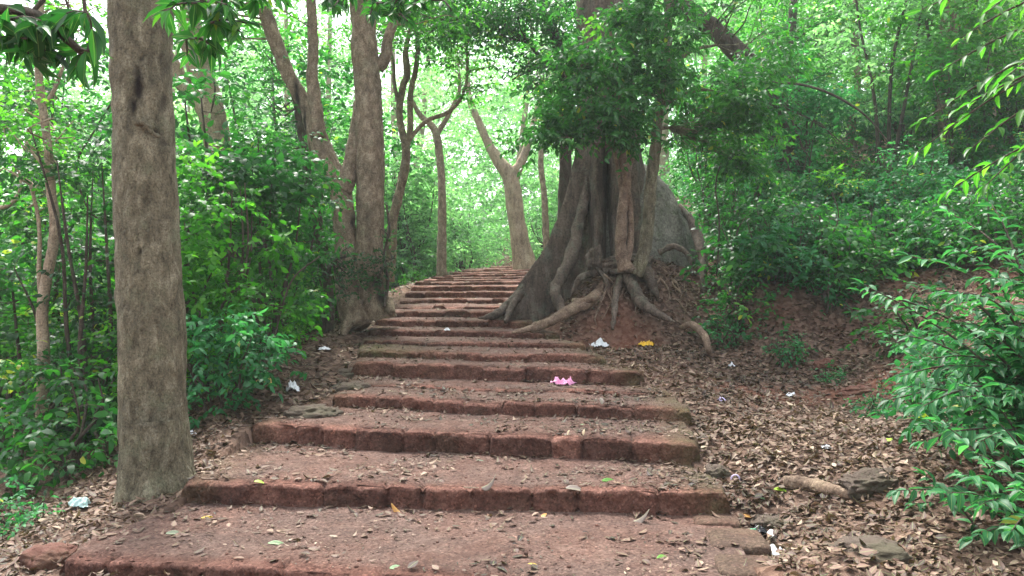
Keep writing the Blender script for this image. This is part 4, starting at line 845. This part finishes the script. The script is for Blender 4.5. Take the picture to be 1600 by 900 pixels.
branch_plant('hanging_branch', 'leafy spray hanging from above at the top centre left, over the twin trunk', 'branch',
    sum([droopy(c, k, 5.2, 38) for c, k in (((545, -5), 4), ((590, 5), 4), ((520, -20), 3), ((640, -10), 4), ((610, 20), 3), ((680, 0), 3))], []),
    5.2, .12, .045, 'leaf_mid', 33, .06, droop=.8, flat=.6, jit=.5, main=[[(480, -50, 8), (560, -20, 6), (620, -10, 5), (700, -20, 4)]])
# right: arching long-leaved shrub
tw = []
rr_ = random.Random(4)
def arch(x0, y0, x1, y1, d0, d1, lift=60, w0=6):
    return [(x0, y0, w0, d0), (x0*.65+x1*.35, y0*.65+y1*.35-lift*.8, w0*.7, d0*.65+d1*.35), (x0*.3+x1*.7, y0*.3+y1*.7-lift*.6, w0*.5, d0*.3+d1*.7), (x1, y1, w0*.25, d1)]
for (x1, y1, d1) in ((1345, 455, 4.3), (1400, 590, 4.2), (1385, 520, 4.5), (1350, 445, 4.1), (1430, 640, 3.9), (1455, 560, 4.2), (1480, 450, 4.3), (1420, 400, 4.5), (1520, 380, 4.2), (1500, 620, 3.8), (1540, 520, 3.9), (1560, 440, 4.0), (1440, 690, 3.7), (1480, 330, 4.6), (1580, 620, 3.7), (1500, 500, 4.4), (1390, 625, 4.4), (1550, 320, 4.4), (1530, 690, 3.6)):
    tw.append(arch(1640+rr_.uniform(-25, 40), 700+rr_.uniform(-80, 60) if y1 > 420 else 560, x1, y1, 4.0, d1, 55))
for q in range(44):
    x1 = rr_.uniform(1400, 1600); y1 = rr_.uniform(370, 800)
    if y1 < 520 and x1 < 1450: continue
    dd = rr_.uniform(3.7, 4.5); tw.append(arch(x1+rr_.uniform(120, 210), y1+rr_.uniform(60, 190), x1, y1, dd+.1, dd, 40, 5))
branch_plant('shrub', 'large arching shrub with long light green leaves at the right edge of the picture', 'shrub', tw, 4, .105, .042, 'leaf_blue', 34, .042, main=[[(1650, 960, 14, 4.0), (1645, 820, 12, 4.0), (1640, 700, 10, 4.0), (1650, 560, 8, 4.0), (1640, 400, 6, 4.1), (1610, 300, 4, 4.2)]])
tw = [arch(1625+rr_.uniform(-20, 30), 880+rr_.uniform(-60, 20), x1, y1, 3.35, d1, 40, 5) for (x1, y1, d1) in ((1470, 660, 3.4), (1500, 740, 3.2), (1480, 770, 3.3), (1530, 790, 3.1), (1550, 720, 3.2), (1590, 760, 3.0), (1520, 840, 3.2), (1580, 830, 3.0), (1510, 700, 3.5), (1560, 660, 3.4), (1600, 690, 3.2))]
branch_plant('shrub', 'lower leafy plant with broad glossy leaves at the bottom right corner of the picture', 'shrub', tw, 3.4, .095, .042, 'leaf_blue', 35, .042, main=[[(1640, 1000, 10), (1630, 880, 9), (1625, 780, 6)]])
tw = [arch(1700, y0, x1, y1, 3.6, d1, 20, 6) for (y0, x1, y1, d1) in ((-20, 1500, 60, 3.8), (20, 1470, 110, 3.9), (60, 1440, 190, 4.0), (80, 1430, 240, 4.0), (100, 1500, 170, 3.6), (130, 1520, 230, 3.7), (-60, 1540, 20, 3.4), (-60, 1440, 15, 4.0), (180, 1540, 290, 3.6), (60, 1560, 130, 3.4), (200, 1480, 300, 4.1))]
branch_plant('hanging_branch', 'bright green long-leaved branch reaching in from the right at the top right', 'branch', tw, 3.6, .105, .036, 'leaf_bright', 36, .07, main=[[(1760, 1000, 18), (1745, 700, 17), (1720, 300, 14), (1715, 100, 12), (1700, -100, 10)]], droop=.15)

# ------------------------------------------------------------------ stones, logs
def rock(px, py, size, seed, mat, label, name='rock', sink=.5, rz=0., n=.28, sq=.25):
    size = tuple(q*.9 for q in size); p = hit(px, py); p[1] += size[1]*.35; v, f = lump((0, 0, 0), size, seed, 44, n, sq)
    a = rz; v = np.c_[v[:, 0]*math.cos(a)-v[:, 1]*math.sin(a), v[:, 0]*math.sin(a)+v[:, 1]*math.cos(a), v[:, 2]]
    p[2] += size[2]*(.5-sink); o = link(name, mesh_np(name, v, f), mat, None, tuple(p)); tag(o, label, 'stone', 'loose stones'); return o
M['rock_red'] = rockmat('rock_red', (.10, .04, .028), (.24, .10, .07), .25)
M['rock_grey'] = rockmat('rock_grey', (.07, .05, .038), (.18, .13, .10), .4)
rock(478, 655, (.50, .42, .2), 1, M['rock_grey'], 'flat brown stone at the left end of the steps below the mossy block', rz=.1)
rock(545, 612, (.34, .3, .18), 2, M['rock_grey'], 'moss-covered block wedged at the left end of a middle step')
rock(548, 588, (.36, .3, .15), 12, M['rock_grey'], 'flat green mossy slab just above the moss-covered block')
rock(66, 890, (.26, .26, .17), 3, M['rock_red'], 'angular red laterite stone at the bottom left corner of the steps', n=.2, sq=.4)
rock(1296, 576, (.32, .28, .22), 4, M['rock_red'], 'dark red clod of earth in the litter below the earth bank')
rock(1372, 765, (.42, .24, .17), 5, M['rock_grey'], 'pointed mossy grey rock behind the short log', rz=.35, n=.35)
rock(1365, 872, (.34, .3, .11), 6, M['rock_grey'], 'low mossy boulder at the bottom right among brown leaves')
rock(1215, 822, (.28, .2, .08), 7, M['rock_grey'], 'flat grey stone in the litter right of the lowest steps')
rock(1122, 745, (.16, .16, .13), 8, M['rock_grey'], 'small mossy stone against the right end of the second step')
rock(1345, 615, (.4, .2, .12), 9, M['rock_red'], 'flat reddish stone on the bare path at the right')
rock(1430, 545, (.5, .3, .2), 10, M['rock_grey'], 'half-buried stone under the long-leaved shrub')
rock(20, 800, (.2, .2, .12), 11, M['rock_grey'], 'grey stone in the litter at the far left')
def log(l, label, name='log', mat='bark_root', cat='log'):
    P, r = pxpath(l); v, f = tube(P, r, 18, 7, .1, 3, 5); tag(link(name, local(mesh_np(name, v, f), P[1]), M[mat], None, P[1]), label, cat)
def onfloor(px, py, up=.02): p = hit(px, py); return p[1], up
def floorlog(pts_, wid, label, **k):
    P = []; rr2 = []
    for i, (px, py) in enumerate(pts_):
        p = hit(px, py); r = wid[i]/2/FPX*p[1]; P.append(p+[0, r*.3, r*.55]); rr2.append(r)
    v, f = tube(np.array(P), np.array(rr2), 18, 7, .1, 3, 5); nm = k.get('name', 'log')
    tag(link(nm, local(mesh_np(nm, v, f), P[1]), M[k.get('mat', 'bark_root')], None, P[1]), label, k.get('cat', 'log'))
floorlog([(1226, 762), (1262, 766), (1300, 774), (1338, 782)], [22, 23, 20, 14], 'short brown log lying in the leaves at the lower right')
floorlog([(1545, 398), (1570, 388), (1600, 382), (1640, 380)], [10, 20, 26, 26], 'grey fallen log at the right edge behind the long-leaved shrub', mat='bark_grey')
floorlog([(1382, 392), (1392, 372), (1388, 352), (1378, 335)], [4, 4, 3, 2], 'pale dead stick lying on the right hillside', name='stick', cat='stick', mat='bark_pale')
floorlog([(725, 797), (740, 783), (748, 768)], [2.2, 2, 1.5], 'thin straw twig leaning on the front of the second step', name='twig', cat='twig', mat='bark_pale')
floorlog([(1136, 765), (1148, 748), (1152, 738)], [3, 3, 2], 'thin stick at the right end of the second step', name='twig', cat='twig', mat='bark_pale')
floorlog([(180, 765), (215, 752), (262, 738), (285, 735)], [3, 3, 3, 2], 'thin dry stick lying against the foot of the thick trunk', name='stick', cat='stick', mat='bark_pale')
floorlog([(0, 430), (20, 436), (45, 447)], [5, 5, 3], 'fallen pale stick on the left slope', name='stick', cat='stick', mat='bark_pale')

# ------------------------------------------------------------------ fallen leaves: one uncountable cover
def litter():
    rng = np.random.RandomState(17); fa = Acc(); Ps, Ls, Cu, Up = [], [], [], []
    def scatter(n, xr, yr, L, keep=None):
        x = rng.uniform(*xr, n); y = rng.uniform(*yr, n); ins = stair_z(x, y, -.03) > -50
        ok = ~ins & (np.abs(x/y) < .85)
        x, y = x[ok], y[ok]
        if keep is not None: kk = keep(x, y); x, y = x[kk], y[kk]
        z = ground_final(x, y); Ps.append(np.c_[x, y, z+rng.uniform(.003, .03, len(x))]); Ls.append(L*rng.uniform(.55, 1.25, len(x))); Cu.append(rng.normal(.2, 1.1, len(x))); Up.append(np.full(len(x), .33))
    pth = W(1330, 612, 7.4)
    pc2 = W(960, 500, 9.6)
    def kp(x, y):
        dens = 1-.8*np.exp(-((x-pth[0])/1.5)**2-((y-pth[1])/.45)**2)-.8*np.exp(-((x-pc2[0])/.55)**2-((y-pc2[1])/.45)**2)+.35*vn(np.c_[x*1.1, y*1.1, x*0], 3)
        return rng.uniform(0, 1, len(x)) < dens
    scatter(18000, (.9, 5.2), (2.6, 6.2), .056, kp)
    scatter(17000, (.6, 7.5), (6, 10.5), .062, kp)
    scatter(8500, (-4.2, -1.1), (2.8, 7), .058)
    scatter(3500, (-4.5, -1.5), (7, 12), .07)
    scatter(17000, (2, 14), (10, 20), .085)
    scatter(9000, (-12, 3), (10, 26), .085)
    scatter(14000, (.9, 6.5), (2.6, 8.5), .032, kp); scatter(5000, (-4.2, -1.1), (2.8, 8), .032)
    # on the treads: gathered at the foot of the risers and towards the edges
    for k, inner in tread_pts:
        nr, nu, _ = inner.shape; n = int([1500, 2300, 1800, 1300, 1000, 900, 700, 600, 500, 420][k] if k < 10 else 150)
        u = rng.uniform(0, 1, n*4); t = rng.uniform(0, 1, n*4)      # row 0 = back (riser foot), last = lip
        wgt = .7+2.2*np.exp(-(t/.13)**2)+.8*np.exp(-((1-u)/.14)**2)+.4*np.exp(-(u/.08)**2); keep = rng.uniform(0, 1.9, n*4) < wgt*(.6+1.1*vn(np.c_[u*9, t*4, u*0+k], 5)); u, t = u[keep][:n], t[keep][:n]
        t = np.clip(t, .06, .96); i = (t*(nr-1)).astype(int); j = (u*(nu-1)).astype(int); p = inner[i, j]+np.c_[rng.normal(0, .008, (len(i), 2)), rng.uniform(.004, .014, len(i))]
        Ps.append(p); Ls.append((.06 if k < 5 else .055)*rng.uniform(.35, 1.2, len(p))*np.where(rng.uniform(0, 1, len(p)) < .72, .34, 1)); Cu.append(rng.normal(0, .9, len(p))); Up.append(np.full(len(p), .16))
    P = np.vstack(Ps); L = np.concatenate(Ls); cu = np.concatenate(Cu); up = np.concatenate(Up); n = len(P)
    a = rng.uniform(0, 2*np.pi, n); D = np.c_[np.cos(a), np.sin(a), rng.normal(0, 1, n)*up*.7]; N2 = np.c_[rng.normal(0, 1, n)*up, rng.normal(0, 1, n)*up, np.ones(n)]
    P[:, 2] += np.abs(D[:, 2])*L*.25
    rnd = np.clip(rng.beta(2.0, 2.6, n)+.22*vn(np.c_[P[:, :2]*1.7, P[:, 0]*0], 8), 0, 1); near = P[:, 1] < 9.5
    for msk, tpl in ((near, T11), (~near, T4)):
        put_leaves(fa, P[msk]-np.c_[D[msk, :2]*(L[msk]/2)[:, None], np.zeros(msk.sum())], D[msk], N2[msk], L[msk], L[msk]*rng.uniform(.36, .66, msk.sum()), rng, tpl, rnd[msk], cu[msk])
    o = link('fallen_leaves', fa.mesh('fallen_leaves'), M['litter']); tag(o, 'brown dry leaves covering the ground and steps', 'leaf litter', kind='stuff')
litter()
# small stones and crumbs of laterite on the treads
def crumbs():
    rng = np.random.RandomState(23); acc = Acc(); v0, f0 = lump((0, 0, 0), (1, .8, .6), 3, 5, .25)
    for k, inner in tread_pts[:12]:
        nr, nu, _ = inner.shape
        for q in range([260, 330, 260, 220][k] if k < 4 else 120):
            i = rng.randint(1, nr-1); j = rng.randint(0, nu); s = rng.uniform(.005, .02)**1.0*(.6 if rng.rand() < .7 else 1.2); acc.add(v0*s+inner[i, j]+[0, 0, s*.15], f0, blk=rng.rand(), tread=.3, moss=0)
    o = link('gravel', acc.mesh('gravel'), M['laterite']); tag(o, 'crumbs of red laterite scattered on the steps', 'gravel', kind='stuff')
crumbs()

# ------------------------------------------------------------------ single coloured leaves
def lmat(n, c, c2=None): 
    return leafmat(n, [(0, c), (1, c2 or c)], .3, .45, .4, 1.3)
LM = {'yellow': lmat('leaf_yellow', (.55, .38, .04), (.65, .5, .08)), 'green': lmat('leaf_green', (.09, .25, .04), (.16, .36, .06)), 'pale': lmat('leaf_pale', (.22, .33, .2), (.3, .42, .24)),
      'orange': lmat('leaf_orange', (.5, .24, .06), (.55, .3, .1)), 'tan': lmat('leaf_tan', (.42, .31, .2), (.5, .38, .27)), 'lime': lmat('leaf_lime', (.3, .45, .04), (.42, .55, .08)), 'dusty': lmat('leaf_dusty', (.2, .24, .17), (.26, .3, .2)), 'grey': lmat('leaf_grey', (.23, .19, .17), (.3, .25, .22))}
def one_leaf(px, py, wpx, ang, mat, label, asp=.45, tilt=0., curl=1., grp=None):
    rng = np.random.RandomState(int(px)); p = hit(px, py); L = wpx/FPX*p[1]; a = R(ang); acc = Acc()
    D = np.array([[math.cos(a), math.sin(a), tilt]]); Nn = np.array([[-.1*math.sin(a)-(tilt*math.cos(a)), -.28, 1.]])
    P = np.array([[0, 0, .012]])-np.r_[nrm(D)[0][:2]*L/2, 0 if tilt <= .3 else .0]
    put_leaves(acc, P, D, Nn, L, L*asp, rng, T11, np.array([rng.rand()]), np.array([curl])); me = acc.mesh('leaf')
    o = link('fallen_leaf', me, LM[mat], None, tuple(p)); m = o.modifiers.new('subdivision', 'SUBSURF'); m.levels = m.render_levels = 2
    m = o.modifiers.new('thickness', 'SOLIDIFY'); m.thickness = .0006
    tag(o, label, 'leaf', 'single fallen leaves')
for a in ((955, 755, 34, 10, 'green', 'fresh green leaf lying near the right end of the second tread'), (835, 889, 34, -35, 'yellow', 'yellow leaf with a brown tip at the bottom centre of the lowest landing', .4),
          (328, 814, 30, 5, 'yellow', 'long yellow leaf on the left side of the lowest landing', .35), (435, 854, 36, 4, 'pale', 'pale green leaf on the lowest landing left of centre', .33),
          (275, 837, 34, 12, 'dusty', 'dusty grey-green leaf at the left of the lowest landing', .4), (795, 718, 18, 0, 'lime', 'small yellow-green leaf at the foot of the third riser', .6), (752, 725, 26, -6, 'dusty', 'dull green leaf left of the yellow-green one on the second tread', .45),
          (620, 804, 26, 160, 'orange', 'curled orange-brown leaf at the foot of the second riser', .55, .2, -2), (912, 668, 16, 0, 'pale', 'small pale green oval leaf on the third tread', .65), (912, 712, 14, 80, 'tan', 'upright tan leaf leaning against the third riser', .4, 1.4),
          (888, 712, 12, 70, 'tan', 'second small tan leaf leaning against the third riser', .4, 1.2), (1040, 877, 34, 20, 'green', 'lobed green leaf at the right of the lowest landing', .6), (1388, 694, 20, 60, 'lime', 'bright yellow-green leaf in the litter at the right', .8, .5),
          (1222, 771, 28, -5, 'lime', 'lime green leaf beside the short log', .45), (1190, 782, 20, -20, 'pale', 'pale mint leaf in the litter below the lime green leaf', .5), (765, 803, 30, 0, 'grey', 'curled grey leaf at the foot of the second riser near the centre', .6, .15, -3),
          (850, 813, 18, 70, 'orange', 'small orange-brown leaf standing at the foot of the second riser', .55, .6), (1170, 812, 24, 5, 'orange', 'reddish leaf on the kerb slab at the right of the lowest landing'), (900, 800, 36, 3, 'grey', 'large dull leaf flat at the foot of the second riser', .5),
          (1000, 820, 40, -10, 'grey', 'big curled grey-brown leaf at the right of the lowest landing', .5, .1, -2.5), (940, 648, 16, 95, 'grey', 'upright grey leaf against the fourth riser', .5, 1.5), (622, 893, 30, 10, 'pale', 'grey-green leaf at the bottom edge left of centre', .5), (405, 790, 18, 5, 'lime', 'small yellowish leaf near the left end of the second riser', .5)):
    one_leaf(*a)

# ------------------------------------------------------------------ scraps of rubbish
PM = {'white': plain('white_plastic', (.75, .77, .8), .35, .08, 40, .5), 'yellow': plain('yellow_plastic', (.75, .45, .03), .4, .2, 40), 'pink': plain('pink_plastic', (.72, .30, .50), .4, .12, 40),
      'green': plain('green_plastic', (.02, .28, .12), .35), 'black': plain('black_plastic', (.012, .012, .016), .35), 'mint': plain('mint_plastic', (.45, .62, .6), .4), 'lilac': plain('lilac_paper', (.6, .52, .75), .6), 'gold': plain('gold_foil', (.6, .4, .12), .35)}
def scrap(px, py, wpx, hpx, seed, mat, label, name, cat, rz=0., mats=None, flat=.5):
    """crumpled sheet: folded, ragged and with thickness"""
    p = hit(px, py); Lx = wpx/FPX*p[1]; H_ = hpx/FPX*p[1]; n = 34; u, v = np.meshgrid(np.linspace(-1, 1, n), np.linspace(-1, 1, n)); q = np.c_[u.ravel(), v.ravel(), np.zeros(n*n)]
    rad = 1+.28*fbm(np.c_[np.arctan2(q[:, 1], q[:, 0])[:, None]*1.3, np.zeros((n*n, 2))]+seed*5, 3, seed)
    m = np.maximum(np.abs(q[:, 0]), np.abs(q[:, 1])); l2 = np.hypot(q[:, 0], q[:, 1])+1e-9; sq = m/l2*.7+.3; q[:, :2] *= (sq*rad)[:, None]
    z = np.abs(fbm(q*[1.5, 1.5, 1]+seed*9, 4, seed, .6))*1.0; rg_ = 1-np.abs(fbm(q*[2.6, 2.6, 1]+seed*3, 2, seed+2)); z = z*.6+rg_*.5; z *= 1-.75*np.clip(l2/1.2, 0, 1)**2
    V = np.c_[q[:, 0]*Lx/2+fbm(q*3+2, 2, seed)*Lx*.06, q[:, 1]*Lx*flat/1.0, z*H_*.9+.004]
    V = np.c_[V[:, 0]*math.cos(rz)-V[:, 1]*math.sin(rz), V[:, 0]*math.sin(rz)+V[:, 1]*math.cos(rz), V[:, 2]]
    me = mesh_np(name, V, gridF(n, n)); o = link(name, me, [PM[x] for x in (mats or [mat])], None, tuple(p))
    if mats:
        c = (q[:, 0].reshape(n, n)[:-1, :-1]+.25*fbm(q*2.5, 2, seed+8).reshape(n, n)[:-1, :-1]).ravel(); k = np.clip(((c+1)/2*len(mats)), 0, len(mats)-1).astype(np.int32); me.polygons.foreach_set('material_index', k); me.update()
    s = o.modifiers.new('thickness', 'SOLIDIFY'); s.thickness = .0012; tag(o, label, cat, 'scraps of litter')
scrap(936, 544, 26, 16, 1, 'white', 'crumpled white plastic bag in the dry leaves right of the steps', 'plastic_bag', 'plastic bag')
scrap(1010, 542, 26, 12, 2, 'yellow', 'crumpled yellow wrapper below the root mound', 'wrapper', 'wrapper')
scrap(882, 603, 34, 18, 3, 'pink', 'crumpled pink plastic wrapper lying on the steps', 'wrapper', 'wrapper')
scrap(459, 613, 22, 22, 4, 'white', 'crumpled white paper cup at the left of the steps by the mossy block', 'paper_cup', 'cup', flat=.5)
scrap(507, 547, 20, 7, 5, 'white', 'small flat white scrap beside the twin-trunked tree', 'plastic_scrap', 'scrap')
scrap(412, 600, 34, 12, 6, 'gold', 'tan paper scrap in the litter left of the white paper cup', 'paper_scrap', 'scrap')
scrap(1214, 872, 46, 22, 7, 'white', 'white and gold torn wrapper in the litter at the bottom right', 'wrapper', 'wrapper', mats=['gold', 'white', 'white'])
scrap(1188, 838, 56, 17, 8, 'black', 'green, black and white plastic packet beside the kerb slab', 'plastic_packet', 'packet', rz=-.25, mats=['green', 'black', 'black', 'white'], flat=.28)
scrap(125, 792, 34, 22, 9, 'mint', 'pale mint plastic bag in the litter left of the thick trunk', 'plastic_bag', 'plastic bag')
scrap(300, 682, 14, 10, 10, 'white', 'small white scrap just right of the thick trunk base', 'plastic_scrap', 'scrap')
scrap(1291, 702, 16, 6, 11, 'white', 'small white scrap in the middle of the right-hand litter', 'plastic_scrap', 'scrap')
scrap(1128, 628, 10, 8, 12, 'lilac', 'tiny lilac scrap in the litter right of the steps', 'paper_scrap', 'scrap')
scrap(1142, 574, 10, 8, 13, 'white', 'tiny white scrap near the arching surface root', 'plastic_scrap', 'scrap')
scrap(1236, 620, 14, 7, 14, 'white', 'thin whitish scrap at the near side of the bare path', 'plastic_scrap', 'scrap')
scrap(699, 526, 9, 6, 15, 'white', 'tiny white scrap in the middle of the upper steps', 'plastic_scrap', 'scrap')
# clear plastic ring by the end of the second step
p = hit(1149, 756); a = np.linspace(0, 2*np.pi, 24, endpoint=False); b = np.linspace(0, 2*np.pi, 8, endpoint=False); A_, B_ = np.meshgrid(a, b, indexing='ij')
V = np.stack([(.026+.005*np.cos(B_))*np.cos(A_), .005*np.sin(B_), (.026+.005*np.cos(B_))*np.sin(A_)+.028], -1).reshape(-1, 3)
i = np.arange(24); j = np.arange(8); I, J = np.meshgrid(i, j); F = np.c_[(I*8+J).ravel(), (((I+1) % 24)*8+J).ravel(), (((I+1) % 24)*8+(J+1) % 8).ravel(), (I*8+(J+1) % 8).ravel()]
tag(link('bottle_ring', mesh_np('bottle_ring', V, F), PM['lilac'], None, tuple(p)), 'small pale plastic ring standing in the leaves at the end of the second step', 'ring', 'scraps of litter')

# ------------------------------------------------------------------ the humid air under the trees
def haze():
    x0, x1, y0, y1, z0, z1 = -60, 60, -8, 70, -12, 27
    V = np.array([[x, y, z] for z in (z0, z1) for y in (y0, y1) for x in (x0, x1)], float)
    F = np.array([[0, 2, 3, 1], [4, 5, 7, 6], [0, 1, 5, 4], [2, 6, 7, 3], [0, 4, 6, 2], [1, 3, 7, 5]])
    m, nt, N, K = newmat('haze'); v = N('ShaderNodeVolumePrincipled'); v.inputs['Density'].default_value = HAZE; v.inputs['Color'].default_value = (.86, .97, 1, 1); v.inputs['Anisotropy'].default_value = .3
    o = N('ShaderNodeOutputMaterial'); K(v.outputs[0], o.inputs['Volume'])
    tag(link('haze', mesh_np('haze', V, F, None, False), m), 'thin pale haze between the far trees', 'haze', kind='stuff')
HAZE = .0015
haze()
